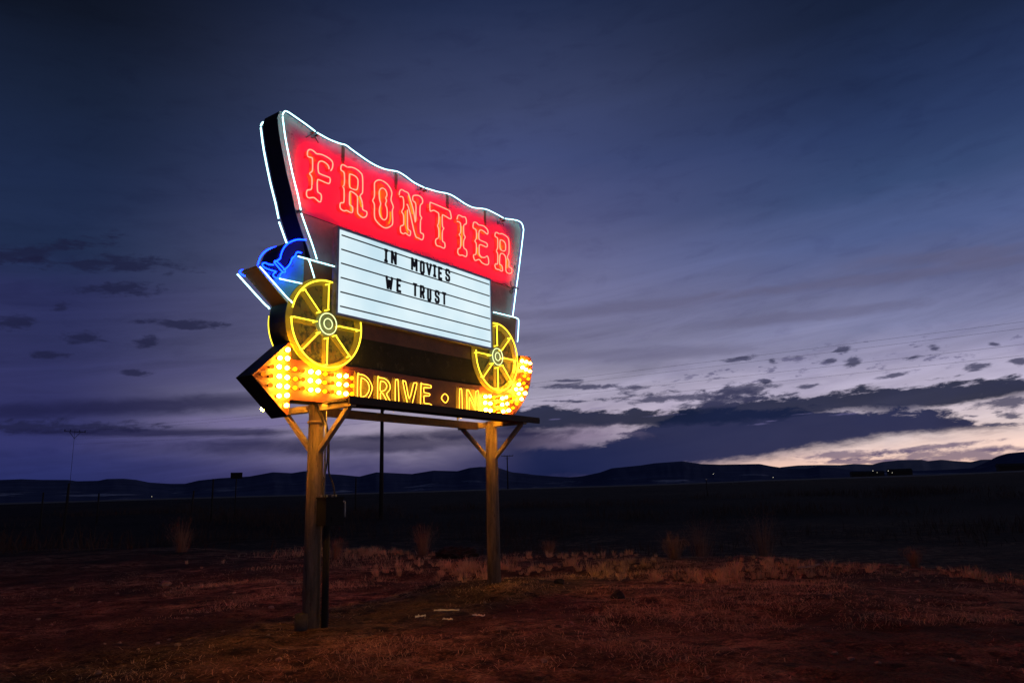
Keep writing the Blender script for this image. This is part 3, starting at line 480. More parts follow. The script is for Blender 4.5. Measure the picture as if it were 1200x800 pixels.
# short pipe stub by the near post
def W(x,w,z=0): 
    p=ROOTP+DV*x+NV*(w); return Vector((p.x,p.y,z))
c=W(-.235,.10)
b=MB().lathe((0,0,-.1),(0,0,1),[(0,.085),(.33,.078),(.33,.062),(.30,.06)],16); o=b.build('pipe_stub','stub'); o.location=c; 
tag(o,'short rusty pipe stub standing beside the foot of the nearer sign post','pipe')
# ------------------------------------------------------------------ terrain
np.random.seed(5)
def vnoise(x,y,seed):
    xi=np.floor(x).astype(np.int64);yi=np.floor(y).astype(np.int64);xf=x-xi;yf=y-yi
    def h(a,b):
        n=(a*374761393+b*668265263+seed*974634777)&0xffffffff
        n=((n^(n>>13))*1274126177)&0xffffffff
        return ((n^(n>>16))&0xffff)/65535.0
    u=xf*xf*(3-2*xf);v=yf*yf*(3-2*yf)
    return (h(xi,yi)*(1-u)+h(xi+1,yi)*u)*(1-v)+(h(xi,yi+1)*(1-u)+h(xi+1,yi+1)*u)*v-.5
def fbm(x,y,s,seed,o=4):
    r=0;a=1
    for i in range(o): r=r+a*vnoise(x/s,y/s,seed+i); s/=2.1;a*=.5
    return r
ra=np.array([p[0] for p in ROADLINE]);re_=np.array([p[1] for p in ROADLINE])
RP=[W(0,0),W(3.9,0)]
RR=150.
def lotedge(x): return 23.5-np.clip(x-1.5,0,9)*1.15+np.clip(-x-2,0,14)*.55+fbm(x,x*0+5,3.2,401,3)*3.2
def terr(x,y):
    r=np.hypot(x,y); az=np.degrees(np.arctan2(x,np.maximum(y,1e-3)))
    el=np.interp(az,ra,re_)
    crest=1.64+RR*np.tan(np.radians(el))
    s=np.clip((r-55)/(RR-55),0,1); rise=s*s*(3-2*s)*np.where(y>0,1,0)
    near=np.clip(1-r/70,0,1)
    z=fbm(x,y,5,11,4)*.16*near+fbm(x,y,1.1,31,4)*.11*np.clip(1-r/45,0,1)+fbm(x,y,22,51,3)*.25*np.clip(r/40,0,1)*np.clip(2-r/100,0,1)
    # a low swell under the farther post
    z=z+fbm(x,y,.33,131,3)*.045*np.clip(1-r/26,0,1)
    z=z+.20*np.exp(-(((x-RP[1].x)/2.2)**2+((y-RP[1].y)/1.8)**2))
    z=z-z_fix(x,y) if False else z
    dt=np.clip((y-lotedge(x))/4.5,0,1); z=z-1.0*dt*dt*(3-2*dt)*np.clip((75-r)/35,0,1)
    k=np.clip((r-120)/25,0,1); z=z*(1-k)+crest*rise
    d=np.clip((r-RR-12)/60,0,1); z=z-d*d*(3-2*d)*4.0*np.where(r>RR,1,0)
    # far plain flattens out
    f=np.clip((r-400)/900,0,1); z=z*(1-f)+(-8)*f
    return z
z00=float(terr(np.array([RP[0].x]),np.array([RP[0].y]))[0])
def axis(lo,hi,fine,c0,c1,g):
    a=list(np.arange(c0,c1,fine)); s=fine
    while a[-1]<hi: s*=g; a.append(a[-1]+s)
    s=fine
    while a[0]>lo: s*=g; a.insert(0,a[0]-s)
    return np.array(a)
AX=axis(-9000,9000,.085,-10,12,1.045); AY=axis(-400,9000,.085,4.8,24,1.04)
X,Y=np.meshgrid(AX,AY); Zt=terr(X,Y)-z00*np.clip(1-np.hypot(X,Y)/80,0,1)
def ground_z(x,y): return float(terr(np.array([x]),np.array([y]))[0]-z00*max(0,1-math.hypot(x,y)/80))
nx,ny=len(AX),len(AY)
me=bpy.data.meshes.new('ground'); V=np.stack([X.ravel(),Y.ravel(),Zt.ravel()],1)
I=np.arange(nx*ny).reshape(ny,nx); F=np.stack([I[:-1,:-1],I[:-1,1:],I[1:,1:],I[1:,:-1]],-1).reshape(-1,4)
me.vertices.add(len(V)); me.vertices.foreach_set('co',V.ravel()); me.loops.add(F.size); me.loops.foreach_set('vertex_index',F.ravel())
me.polygons.add(len(F)); me.polygons.foreach_set('loop_start',np.arange(0,F.size,4)); me.polygons.foreach_set('use_smooth',np.ones(len(F),bool)); me.update(calc_edges=True)
gm,nt,o=newmat('dirt'); L=nt.links.new
b=nd(nt,'ShaderNodeBsdfPrincipled'); b.inputs['Roughness'].default_value=.95; b.inputs['Specular IOR Level'].default_value=.15
tc=nd(nt,'ShaderNodeTexCoord')
def noise(sc_,det=6,ro=.6,vec=None,dist=0):
    n=nd(nt,'ShaderNodeTexNoise'); n.inputs['Scale'].default_value=sc_; n.inputs['Detail'].default_value=det; n.inputs['Roughness'].default_value=ro; n.inputs['Distortion'].default_value=dist
    L(vec or tc.outputs['Object'],n.inputs['Vector']); return n.outputs['Fac']
def ramp(inp,stops):
    r=nd(nt,'ShaderNodeValToRGB'); e=r.color_ramp.elements
    while len(e)<len(stops): e.new(.5)
    for q,(p_,c_) in zip(e,stops): q.position=p_; q.color=(*c_,1) if len(c_)==3 else c_
    L(inp,r.inputs[0]); return r.outputs[0]
def mixc(f,a,b_,mode='MIX'):
    m_=nd(nt,'ShaderNodeMix',data_type='RGBA',blend_type=mode)
    for s_,v_ in((0,f),(6,a),(7,b_)):
        if hasattr(v_,'default_value') or hasattr(v_,'is_linked'): L(v_,m_.inputs[s_])
        else: m_.inputs[s_].default_value=v_ if s_==0 else (*v_,1)
    return m_.outputs[2]
big=noise(.35,5); mid=noise(2.2,7,.7); fine=noise(26,8,.75); spk=noise(75,3,.6)
c=ramp(mid,[(.38,(.035,.016,.010)),(.5,(.30,.155,.088)),(.62,(.60,.39,.24))])
c=mixc(ramp(big,[(.42,(0,0,0)),(.6,(1,1,1))]),c,(.12,.062,.038))
c2=mixc(ramp(fine,[(.42,(0,0,0)),(.62,(1,1,1))]),(.35,.35,.35),(1.25,1.2,1.15))
c=mixc(1.0,c,c2,'MULTIPLY')
c=mixc(ramp(spk,[(.66,(0,0,0)),(.72,(1,1,1))]),c,(.42,.31,.20))
c=mixc(ramp(noise(3.4,8,.72),[(.54,(0,0,0)),(.60,(.85,.85,.85))]),c,(.022,.014,.008))
c=mixc(ramp(noise(.55,6,.65),[(.50,(0,0,0)),(.62,(.8,.8,.8))]),c,(.030,.017,.010))
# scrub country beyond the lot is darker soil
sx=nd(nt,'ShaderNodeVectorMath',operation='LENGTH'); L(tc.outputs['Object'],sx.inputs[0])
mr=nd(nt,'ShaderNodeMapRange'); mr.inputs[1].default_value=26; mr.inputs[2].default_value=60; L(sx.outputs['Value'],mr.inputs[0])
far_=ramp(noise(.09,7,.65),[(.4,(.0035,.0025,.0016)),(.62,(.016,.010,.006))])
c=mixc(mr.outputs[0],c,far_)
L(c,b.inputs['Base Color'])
bp=nd(nt,'ShaderNodeBump'); bp.inputs['Strength'].default_value=.9; bp.inputs['Distance'].default_value=.05; L(fine,bp.inputs['Height'])
bp2=nd(nt,'ShaderNodeBump'); bp2.inputs['Strength'].default_value=.9; bp2.inputs['Distance'].default_value=.22; L(noise(6,6,.65),bp2.inputs['Height']); L(bp.outputs[0],bp2.inputs['Normal'])
L(bp2.outputs[0],b.inputs['Normal']); L(b.outputs[0],o.inputs[0])
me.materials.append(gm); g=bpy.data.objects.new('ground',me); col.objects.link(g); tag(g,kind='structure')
# road shoulder on the embankment
M['road']=paint('gravel_shoulder',(.16,.155,.14),(.11,.105,.10),.5,.9)
M['asphalt']=paint('asphalt',(.05,.05,.05),(.04,.04,.04),.5,.9)
rdb=MB(); vs=[];fs=[]
azs=np.arange(-60,60.1,1.0)
for a in azs:
    e=float(np.interp(a,ra,re_)); z=1.64+RR*math.tan(math.radians(e)); s_,c_=math.sin(math.radians(a)),math.cos(math.radians(a))
    for r_,dz_ in((RR-3.2,-.10),(RR+.6,.22),(RR+1.6,.26),(RR+10.5,.26),(RR+13,-.9)): vs.append((s_*r_,c_*r_,z+dz_))
for i in range(len(azs)-1):
    for j in range(4): fs.append((i*5+j,i*5+j+1,i*5+j+6,i*5+j+5)); 
rdb.add(vs,fs); rdb.m=[0 if (k%4)!=2 else 1 for k in range(len(fs))]
o=rdb.build('road',['road','asphalt']); tag(o,kind='structure')
# ------------------------------------------------------------------ mountains
def range_(name,tab,rc,depth,seed,mat,zb,amp):
    A=np.arange(-75,75.01,.12); ta=np.array([p[0] for p in tab]);te=np.array([p[1] for p in tab])
    el=np.interp(A,ta,te); out=(A<ta[0])|(A>ta[-1]); el=np.where(out,el+fbm(A,A*0+3,6,seed,4)*.8*np.clip(np.minimum(abs(A-ta[0]),abs(A-ta[-1]))/3,0,1),el)
    n=26; T_=np.concatenate([np.linspace(0,1,n),[1.12,1.3]]); rows=[]
    for t in T_:
        r=rc-depth*(1-t); h=rc*np.tan(np.radians(el))+1.64-zb
        prof=np.minimum(t,2-t)**1.6 if t>=1 else t**1.25
        rg=vnoise(A*1.9+t*1.5,A*0+t*1.2,seed+9)+.5*vnoise(A*4.3,A*0+t*4,seed+10)
        z=zb+h*prof*(1+rg*amp*(math.sin(min(t,1)*math.pi))); s_,c_=np.sin(np.radians(A)),np.cos(np.radians(A))
        rows.append(np.stack([r*s_,r*c_,z],1))
    V=np.concatenate(rows); m_=len(A); k=len(T_)
    I=np.arange(m_*k).reshape(k,m_); F=np.stack([I[:-1,:-1],I[:-1,1:],I[1:,1:],I[1:,:-1]],-1).reshape(-1,4)
    me=bpy.data.meshes.new(name); me.from_pydata(V.tolist(),[],F.tolist()); me.materials.append(mat); me.polygons.foreach_set('use_smooth',np.ones(len(F),bool)); me.update()
    o=bpy.data.objects.new(name,me); col.objects.link(o); tag(o,kind='structure'); return o
hm,nt,o=newmat('hills'); L=nt.links.new
b=nd(nt,'ShaderNodeBsdfPrincipled'); b.inputs['Roughness'].default_value=1; b.inputs['Specular IOR Level'].default_value=0
tc=nd(nt,'ShaderNodeTexCoord'); sp=nd(nt,'ShaderNodeSeparateXYZ'); L(tc.outputs['Object'],sp.inputs[0])
mp=nd(nt,'ShaderNodeMapping'); mp.inputs['Scale'].default_value=(.0030,.0012,.022); L(tc.outputs['Object'],mp.inputs[0])
snow=noise(1.3,6,.6,mp.outputs[0]); sm=ramp(snow,[(.57,(0,0,0)),(.66,(1,1,1))])
hr=nd(nt,'ShaderNodeMapRange'); hr.inputs[1].default_value=85; hr.inputs[2].default_value=60; L(sp.outputs['Z'],hr.inputs[0])
hr2=nd(nt,'ShaderNodeMapRange'); hr2.inputs[1].default_value=14; hr2.inputs[2].default_value=32; L(sp.outputs['Z'],hr2.inputs[0])
mm=nd(nt,'ShaderNodeMath',operation='MULTIPLY'); L(hr.outputs[0],mm.inputs[0]); L(hr2.outputs[0],mm.inputs[1])
m3=nd(nt,'ShaderNodeMath',operation='MULTIPLY'); L(mm.outputs[0],m3.inputs[0]); L(sm,m3.inputs[1])
base=ramp(noise(.004,6,.6),[(.35,(.085,.105,.19)),(.65,(.13,.155,.26))])
L(mixc(m3.outputs[0],base,(.55,.57,.65)),b.inputs['Base Color']); L(b.outputs[0],o.inputs[0])
fm=paint('far_hills',(.10,.14,.22),(.15,.19,.27),.002,1)
range_('hills',RIDGE,5200,3000,3,hm,-8,.05)
range_('far_hills',FAR,14000,5000,17,fm,-8,.05)
# ------------------------------------------------------------------ grass and weeds
def visible_az(x,y): return abs(math.degrees(math.atan2(x,y)))<40
M['straw']=paint('dry_straw',(.78,.52,.30),(.36,.21,.11),1.5,.9,.35,.65)
M['weed']=paint('dry_weed',(.30,.16,.09),(.20,.10,.06),3,.9)
def blades(n,xr,yr,h0,h1,dens,wid,lean,seed,thr=0.):
    rs=np.random.RandomState(seed); x=rs.uniform(*xr,n); y=rs.uniform(*yr,n)**1.0
    d=dens(x,y); k=rs.uniform(0,1,n)<d; x,y,d=x[k],y[k],d[k]; n=len(x)
    z=terr(x,y)-z00*np.clip(1-np.hypot(x,y)/80,0,1)-.01
    h=rs.uniform(h0,h1,n)*(.45+.9*d); a=rs.uniform(0,2*np.pi,n); l=rs.uniform(.1,lean,n)*h; w=rs.uniform(.6,1.3,n)*wid
    b=rs.uniform(0,np.pi,n); dx,dy=np.cos(b)*w,np.sin(b)*w
    p0=np.stack([x-dx,y-dy,z],1);p1=np.stack([x+dx,y+dy,z],1)
    mx,my=x+np.cos(a)*l*.4,y+np.sin(a)*l*.4
    p2=np.stack([mx-dx*.7,my-dy*.7,z+h*.6],1);p3=np.stack([mx+dx*.7,my+dy*.7,z+h*.6],1)
    p4=np.stack([x+np.cos(a)*l,y+np.sin(a)*l,z+h*(1-.25*l/h)],1)
    V=np.stack([p0,p1,p3,p2,p4],1).reshape(-1,3); i=np.arange(n)*5
    return V,np.stack([i,i+1,i+2,i+3],1),np.stack([i+3,i+2,i+4],1)
def bmesh_obj(name,parts_,mat):
    V=[];Q=[];Tt=[];o_=0
    for v,q,t_ in parts_: V.append(v);Q.append(q+o_);Tt.append(t_+o_);o_+=len(v)
    V=np.concatenate(V);Q=np.concatenate(Q);Tt=np.concatenate(Tt)
    me=bpy.data.meshes.new(name); me.vertices.add(len(V)); me.vertices.foreach_set('co',V.ravel())
    li=np.concatenate([Q.ravel(),Tt.ravel()]); me.loops.add(len(li)); me.loops.foreach_set('vertex_index',li)
    ls=np.concatenate([np.arange(0,Q.size,4),Q.size+np.arange(0,Tt.size,3)]); me.polygons.add(len(ls)); me.polygons.foreach_set('loop_start',ls)
    me.update(calc_edges=True); me.validate(); me.materials.append(mat); o=bpy.data.objects.new(name,me); col.objects.link(o); return o
cl=lambda v:np.clip(v,0,1)
inlot=lambda x,y:cl((lotedge(x)+1.2+fbm(x,y,1.4,411,3)*3-y)/4.2)*cl((x+9.5)/3)
def d_tall(x,y): # standing straw beyond the posts
    n_=fbm(x,y,2.4,71,5); edge=16.5+fbm(x,y*0,5,81,3)*7+np.where(x>2,0,-.5)+np.clip(-x-4,0,9)*.45
    return inlot(x,y)*cl((y-edge)/4)**1.3*cl((34-y)/8)*cl((n_+.04)*3.2)*(1-np.exp(-(((x+1.75)/1.2)**2+((y-21.3)/1.8)**2)))
def d_low(x,y):
    n_=fbm(x,y,1.6,91,4); return cl((n_+.02)*2.6)*.9*inlot(x,y)
def d_right(x,y):
    n_=fbm(x,y,2.2,95,4); return inlot(x,y)* cl((x-1.0)/3)*cl((n_+.15)*2.5)
def clumps(n,xr,yr,dens,h0,h1,wid,seed,per=(18,46)):
    rs=np.random.RandomState(seed); cx=rs.uniform(*xr,n); cy=rs.uniform(*yr,n); d=dens(cx,cy); k=rs.uniform(0,1,n)<d; cx,cy,d=cx[k],cy[k],d[k]
    m=rs.randint(per[0],per[1],len(cx)); hs=rs.uniform(h0,h1,len(cx))*(.35+.85*d)*np.where(cx>2.5,.75,1); idx=np.repeat(np.arange(len(cx)),m); n=len(idx)
    a=rs.uniform(0,2*np.pi,n); rr=hs[idx]*.25*np.sqrt(rs.uniform(0,1,n)); x=cx[idx]+np.cos(a)*rr; y=cy[idx]+np.sin(a)*rr
    z=terr(x,y)-z00*np.clip(1-np.hypot(x,y)/80,0,1)-.01
    h=hs[idx]*rs.uniform(.4,1.1,n); l=h*rs.uniform(.05,1.25,n)**1.3; a2=a+rs.uniform(-.8,.8,n); w=rs.uniform(.5,1.2,n)*wid
    b=rs.uniform(0,np.pi,n); dx,dy=np.cos(b)*w,np.sin(b)*w
    mx_,my_=x+np.cos(a2)*l*.35,y+np.sin(a2)*l*.35; bend=rs.uniform(.1,.6,n)
    p0=np.stack([x-dx,y-dy,z],1);p1=np.stack([x+dx,y+dy,z],1);p2=np.stack([mx_-dx*.7,my_-dy*.7,z+h*.65],1);p3=np.stack([mx_+dx*.7,my_+dy*.7,z+h*.65],1)
    p4=np.stack([x+np.cos(a2)*l,y+np.sin(a2)*l,z+h*(1-bend*l/h)],1)
    V=np.stack([p0,p1,p3,p2,p4],1).reshape(-1,3); i=np.arange(n)*5
    return V,np.stack([i,i+1,i+2,i+3],1),np.stack([i+3,i+2,i+4],1)
def litter(n,xr,yr,dens,seed):
    rs=np.random.RandomState(seed); x=rs.uniform(*xr,n); y=rs.uniform(*yr,n); d=dens(x,y); k=rs.uniform(0,1,n)<d; x,y=x[k],y[k]; n=len(x)
    ln=rs.uniform(.03,.15,n); a=rs.uniform(0,2*np.pi,n); w=rs.uniform(.001,.0026,n); dx,dy=-np.sin(a)*w,np.cos(a)*w
    g=lambda X_,Y_:terr(X_,Y_)-z00*np.clip(1-np.hypot(X_,Y_)/80,0,1)
    xm,ym=x+np.cos(a)*ln*.5,y+np.sin(a)*ln*.5; a3=a+rs.uniform(-.5,.5,n); xe,ye=xm+np.cos(a3)*ln*.5,ym+np.sin(a3)*ln*.5
    z0_,z1_,z2_=g(x,y)+.006,g(xm,ym)+rs.uniform(.01,.04,n),g(xe,ye)+rs.uniform(.004,.03,n)
    V=np.stack([np.stack([x-dx,y-dy,z0_],1),np.stack([x+dx,y+dy,z0_],1),np.stack([xm+dx,ym+dy,z1_],1),np.stack([xm-dx,ym-dy,z1_],1),np.stack([xe,ye,z2_],1)],1).reshape(-1,3); i=np.arange(n)*5
    return V,np.stack([i,i+1,i+2,i+3],1),np.stack([i+3,i+2,i+4],1)
patch=lambda x,y:cl((fbm(x,y,5.5,301,4)+.10)*4.0)
d_lit=lambda x,y:cl((fbm(x,y,1.5,201,5)+.0)*3.2)*(.15+.85*patch(x,y))
d_cl=lambda x,y:inlot(x,y)*np.where(x<-5.5,.25,1)*cl((y-12.5+np.where(x>1.5,5.0,0)+fbm(x,y*0,2.2,211,3)*7)/6)*cl((fbm(x,y,2.2,221,5)+.03)*3.2)*patch(x,y)*cl((33-y)/7)*(1-np.exp(-(((x+1.75)/1.2)**2+((y-21.3)/1.8)**2)))
grass=[clumps(9500,(-11,13),(12,28),d_cl,.07,.42,.0055,21),clumps(420,(-6,9),(6,15),d_lit,.02,.09,.0022,22,(6,20)),litter(60000,(-10,12),(5,19),d_lit,23),
 blades(60000,(-17,17),(14,36),.08,.34,d_tall,.006,1.3,1),
 blades(90000,(-9,11),(5,18),.02,.08,d_low,.003,2.8,2),
 blades(40000,(-16,18),(12,24),.04,.13,d_low,.004,1.8,3),
 blades(42000,(1,14),(9,20),.02,.09,lambda x,y:d_right(x,y)*patch(x,y),.003,1.8,4)]
def d_scrub(x,y):
    return cl((fbm(x,y,7,171,5)-.02)*2.2)
M['scrub']=paint('scrub_stems',(.07,.035,.02),(.035,.02,.012),2,.9)
o=bmesh_obj('scrub',[blades(60000,(-48,50),(27,85),.25,.95,d_scrub,.014,.9,7)],M['scrub']); tag(o,'dark dry scrub covering the field behind the lot','scrub',kind='stuff')
o=bmesh_obj('dry_grass',grass,M['straw']); tag(o,'dry straw coloured grass over the dirt lot','grass',kind='stuff')
WEEDS=[(-11.6,26.5,1.5,1.3,'wispy dry bush far left beyond the dirt lot under the small square sign'),
 (-2.9,23.6,1.25,1.05,'spiky dry bush behind the gap between the two sign posts'),
 (.9,21.6,.75,.55,'low dry weed clump just right of the farther sign post'),
 (3.9,19.2,1.1,.75,'rounded dry weed clump at the edge of the dark field right of the sign'),
 (6.9,29,2.3,1.9,'tall wispy weed left of the pair of tall weeds on the right'),
 (9.4,29.5,2.3,2.1,'tall feathery weed in the right field below the distant cloud glow'),
 (8.3,16.2,.55,.5,'small dry tuft beside the flat board in the right foreground'),
 (-5.3,22.5,.75,.7,'low dry bush left of the nearer sign post')]
for k,(x,y,rad,h,lab) in enumerate(WEEDS):
    r=random.Random(40+k); b=MB(); 
    for s in range(130):
        a=r.uniform(0,6.283); t_=r.random(); rr_=rad*.15*r.random(); ln=h*r.uniform(.5,1.05); sp_=r.uniform(.05,.75)*rad*.55
        p0=Vector((math.cos(a)*rr_,math.sin(a)*rr_,-.03)); p1=p0+Vector((math.cos(a)*sp_*.35,math.sin(a)*sp_*.35,ln*.55)); p2=p0+Vector((math.cos(a)*sp_,math.sin(a)*sp_,ln*r.uniform(.85,1)))
        w_=.0055; q=Vector((-math.sin(a),math.cos(a),0))*w_; q2=Vector((r.uniform(-1,1),r.uniform(-1,1),0))*w_
        b.add([p0-q,p0+q,p1+q*.7,p1-q*.7,p2],[(0,1,2,3),(3,2,4)])
        for u in range(5):
            f_=r.uniform(.35,1); base_=p0.lerp(p2,f_); dd=Vector((r.uniform(-1,1),r.uniform(-1,1),r.uniform(-.1,1)))*h*.16
            b.add([base_-q2*.7,base_+q2*.7,base_+dd],[(0,1,2)])
    o=b.build('dry_weed','weed'); o.location=(x,y,ground_z(x,y)); tag(o,lab,'weed','dry weeds around the lot')
# ------------------------------------------------------------------ stones, scraps
def rock(name,x,y,s,lab,grp,seed,mat='stone',flat=.6):
    bm=bmesh.new(); bmesh.ops.create_icosphere(bm,subdivisions=4 if name=='dirt_mound' else 2,radius=1); r=random.Random(seed)
    ph=[Vector((r.uniform(-3,3),r.uniform(-3,3),r.uniform(-3,3))) for _ in range(3)]
    for v in bm.verts:
        n_=mathutils.noise.noise(v.co*1.1+ph[0])*.45+mathutils.noise.noise(v.co*2.7+ph[1])*.2
        n_+=mathutils.noise.noise(v.co*6+ph[2])*(.35 if name=='dirt_mound' else .08)
        v.co*=1+n_; v.co.z*=flat
    bm.transform(mathutils.Matrix.Diagonal((s,s*r.uniform(.6,1),s,1)))
    me=bpy.data.meshes.new(name); bm.to_mesh(me); bm.free(); me.materials.append(M[mat]); o=bpy.data.objects.new(name,me); col.objects.link(o)
    o.location=(x,y,ground_z(x,y)+s*flat*.35); o.rotation_euler=(0,0,r.uniform(0,6)); tag(o,lab,'stone',grp); return o
M['moundm']=paint('brush_mound',(.012,.009,.008),(.025,.016,.012),5,.95,bump=.8,bscale=14)
rock('stone',1.53,12.0,.11,'dark fist sized stone right of and nearer than the farther sign post',None,3,'moundm',.75)
rock('stone',.72,13.6,.09,'dark stone lying right of the foot of the farther sign post',None,4,'moundm',.7)
rock('stone',-7.42,16.3,.13,'pale stone in the dirt far left of the nearer sign post',None,5)
o=rock('dirt_mound',-1.7,22.3,.62,'dark low mound of brush in the straw left of the farther post',None,8,'moundm',.34); o['category']='mound'
for k in range(90):
    y=rnd.uniform(6.5,17)**1; x=rnd.uniform(-.62,.62)*y
    rock('stone',x,y,rnd.uniform(.014,.045),'small stone lying loose on the bare dirt around the sign','small stones scattered over the dirt',100+k)
def scrap(name,x,y,lab,cat,seed,ln,wd,mat='paper',curl=.04):
    r=random.Random(seed); b=MB(); n=9; a=r.uniform(-.4,.4); vs=[];
    for i in range(n):
        t_=i/(n-1)-.5; cx_=t_*ln; cy_=math.sin(t_*3+seed)*ln*.06+r.uniform(-.01,.01); w_=wd*(1-abs(t_)*1.2)*r.uniform(.5,1.1)+.005; zz=.012+r.uniform(0,.25)*curl
        vs+=[(cx_,cy_-w_,zz),(cx_,cy_+w_,zz+r.uniform(0,.02)),(cx_,cy_+w_,zz-.006),(cx_,cy_-w_,zz-.006)]
    fs=[]
    for i in range(n-1):
        for j in range(4): fs.append((i*4+j,i*4+(j+1)%4,i*4+4+(j+1)%4,i*4+4+j))
    fs+=[(0,1,2,3),(4*n-1,4*n-2,4*n-3,4*n-4)]
    b.add(vs,fs); o=b.build(name,mat); o.location=(x,y,ground_z(x,y)+.03); o.rotation_euler=(.1,0,a+r.uniform(-.5,.7)); tag(o,lab,cat); return o
scrap('torn_scrap',-1.02,11.0,'large torn pale scrap lying on the dirt below the farther post','litter',1,.36,.020)
scrap('torn_scrap',-1.33,10.6,'smaller torn pale scrap just left of the large one','litter',2,.17,.016)
scrap('torn_scrap',-.55,10.6,'thin pale scrap lying right of the large torn one','litter',9,.2,.014)
scrap('torn_scrap',-.95,10.4,'narrow pale scrap nearer the camera than the large torn one','litter',12,.15,.012)
scrap('weathered_board',6.0,16.0,'flat weathered board lying in the grass at right','board',5,1.0,.05,'timber',.02)
# ------------------------------------------------------------------ poles, wires, fence posts, farm
def pol(az,r): a=math.radians(az); return r*math.sin(a),r*math.cos(a)
def upole(x,y,top,lab,ang,rad=.15,arm=1.15,zb=None,arm_z=.25):
    zb=ground_z(x,y)-.3 if zb is None else zb
    e=bpy.data.objects.new('utility_pole',None); col.objects.link(e); e.location=(x,y,zb); e.rotation_euler=(0,0,ang); tag(e,lab,'utility pole','utility poles along the road')
    h=top-zb
    MB().lathe((0,0,0),(0,0,1),[(0,rad),(h,rad*.72)],12).build('pole_shaft','poleW',e)
    MB().box((-arm,-.06-rad,h-arm_z-(.07 if rad>.05 else .04)),(arm,.0-rad,h-arm_z+(.05 if rad>.05 else .03))).build('crossarm','poleW',e)
    for s in(-1,-.45,.45,1) if arm>1 else (-1,1): MB().lathe((s*arm*.93,-.03-rad,h-arm_z+.05),(0,0,1),[(0,.03),(.05,.06),(.12,.05),(.16,.02)],8).build('insulator','poleW',e)
    for s in(-1,1): MB().bar((s*arm*.5,-rad-.03,h-arm_z-.06),(0,-rad-.01,h-arm_z-.75),.04,.04).build('arm_brace','poleW',e)
    return e
P1=Vector((-11.8,66.5,0)); dW=Vector((24.8,-17.4,0)).normalized(); angW=math.atan2(dW.y,dW.x)+math.pi/2
upole(P1.x,P1.y,10.25,'tall dark utility pole standing behind the sign between its posts',angW,.20)
P2=P1+dW*74; P0=Vector((-49.0,83.0,0))
upole(P0.x,P0.y,10.0,'thin utility pole with a crossarm far off at left',angW,.022)
x,y=pol(-.6,150); upole(x,y,9.35,'small distant utility pole with a short crossarm right of the farther sign post',.1,.14,1.2,arm_z=.12)
n_=Vector((-dW.y,dW.x,0))
for lab,off,z in(('upper near power line crossing the sky right of the sign',-1.05,10.0),('upper far power line just beneath the highest one at right',1.05,10.0),('third power line down in the sky right of the sign',-.1,8.95),('lowest power line crossing the sky right of the sign',.15,8.4)):
    b=MB()
    for a_,b_,sg in((P0,P1,.9),(P1,P2,.55)):
        A_=a_+n_*off;B_=b_+n_*off; pts=[]
        for i in range(25):
            t_=i/24; p_=A_.lerp(B_,t_); pts.append((p_.x,p_.y,z-4*sg*t_*(1-t_)*.35))
        b.tube(pts,.006,n=5)
    o=b.build('power_line','poleW'); tag(o,lab,'power line','power lines strung past the sign')
def fpost(az,r,et,lab,w=.09,lean=0,refl=False):
    x,y=pol(az,r); zb=ground_z(x,y); top=1.64+r*math.tan(math.radians(et)); h=max(top-zb,.5)
    b=MB().lathe((0,0,-.2),(lean,0,1),[(0,w),(h+.2,w*.85),(h+.22,w*.4)],9)
    if refl: b.box((-w*1.4,-w-.02,h-.12),(w*1.4,-w,h),1)
    o=b.build('fence_post',['poleW','paper']); o.location=(x,y,zb); tag(o,lab,'fence post','fence posts along the far road'); return o
fpost(-31.98,70,.9,'short fence post at the far left edge of the field',.07)
fpost(-30.7,60,1.45,'tallest fence post of the group at far left',.085,.03)
fpost(-28.84,75,.78,'slim fence post right of the tallest one at far left',.08)
fpost(-21.82,70,1.62,'fence post standing left of the small square sign',.08)
fpost(-23.3,42,.83,'leaning fence post nearer the lot at left',.05,.06)
fpost(-11.93,80,1.5,'fence post left of the tall dark utility pole',.08)
fpost(14.12,90,.78,'short marker post with reflector in the field right of the sign',.05,0,True)
# small road sign
x,y=pol(-20.3,75); zb=ground_z(x,y); e=bpy.data.objects.new('road_sign',None); col.objects.link(e); e.location=(x,y,zb); e.rotation_euler=(0,0,math.radians(20)); tag(e,'small blank rectangular road sign on a thin post far left','road sign')
zt_=1.64+75*math.tan(math.radians(2.05)); zb_=1.64+75*math.tan(math.radians(1.62))
MB().box((-.52,-.03,zb_-zb),(.52,0,zt_-zb)).build('sign_plate','boxm',e)
MB().lathe((0,.05,-.2),(0,0,1),[(0,.05),(zt_-zb+.1,.05)],8).build('sign_post','poleW',e)
# farmsteads and their yard lights
M['farm']=paint('farm_wall',(.02,.018,.016),(.03,.026,.022),1,.9)
def farm(az,r,w,h,lab):
    x,y=pol(az,r); zb=1.64+r*math.tan(math.radians(float(np.interp(az,ra,re_))))-.5
    e=bpy.data.objects.new('farm_building',None); col.objects.link(e); e.location=(x,y,zb); e.rotation_euler=(0,0,-math.radians(az)+.2); tag(e,lab,'farm building')
    MB().box((-w/2,-4,-6),(w/2,4,h*.7)).build('wall','farm',e)
    b=MB(); b.add([(-w/2-.4,-4.5,h*.7),(w/2+.4,-4.5,h*.7),(w/2+.4,4.5,h*.7),(-w/2-.4,4.5,h*.7),(-w/2-.4,0,h),(w/2+.4,0,h)],[(0,1,5,4),(2,3,4,5),(0,4,3),(1,2,5),(3,2,1,0)]); b.build('roof','farm',e)
for a_ in((24.9,620,22,5.5,'long low dark farm building on the right horizon by the cluster of lights'),(26.9,640,16,6.5,'taller dark farm building right of the cluster of lights'),(33.2,560,14,6,'dark shed on the horizon near the right edge')): farm(*a_)
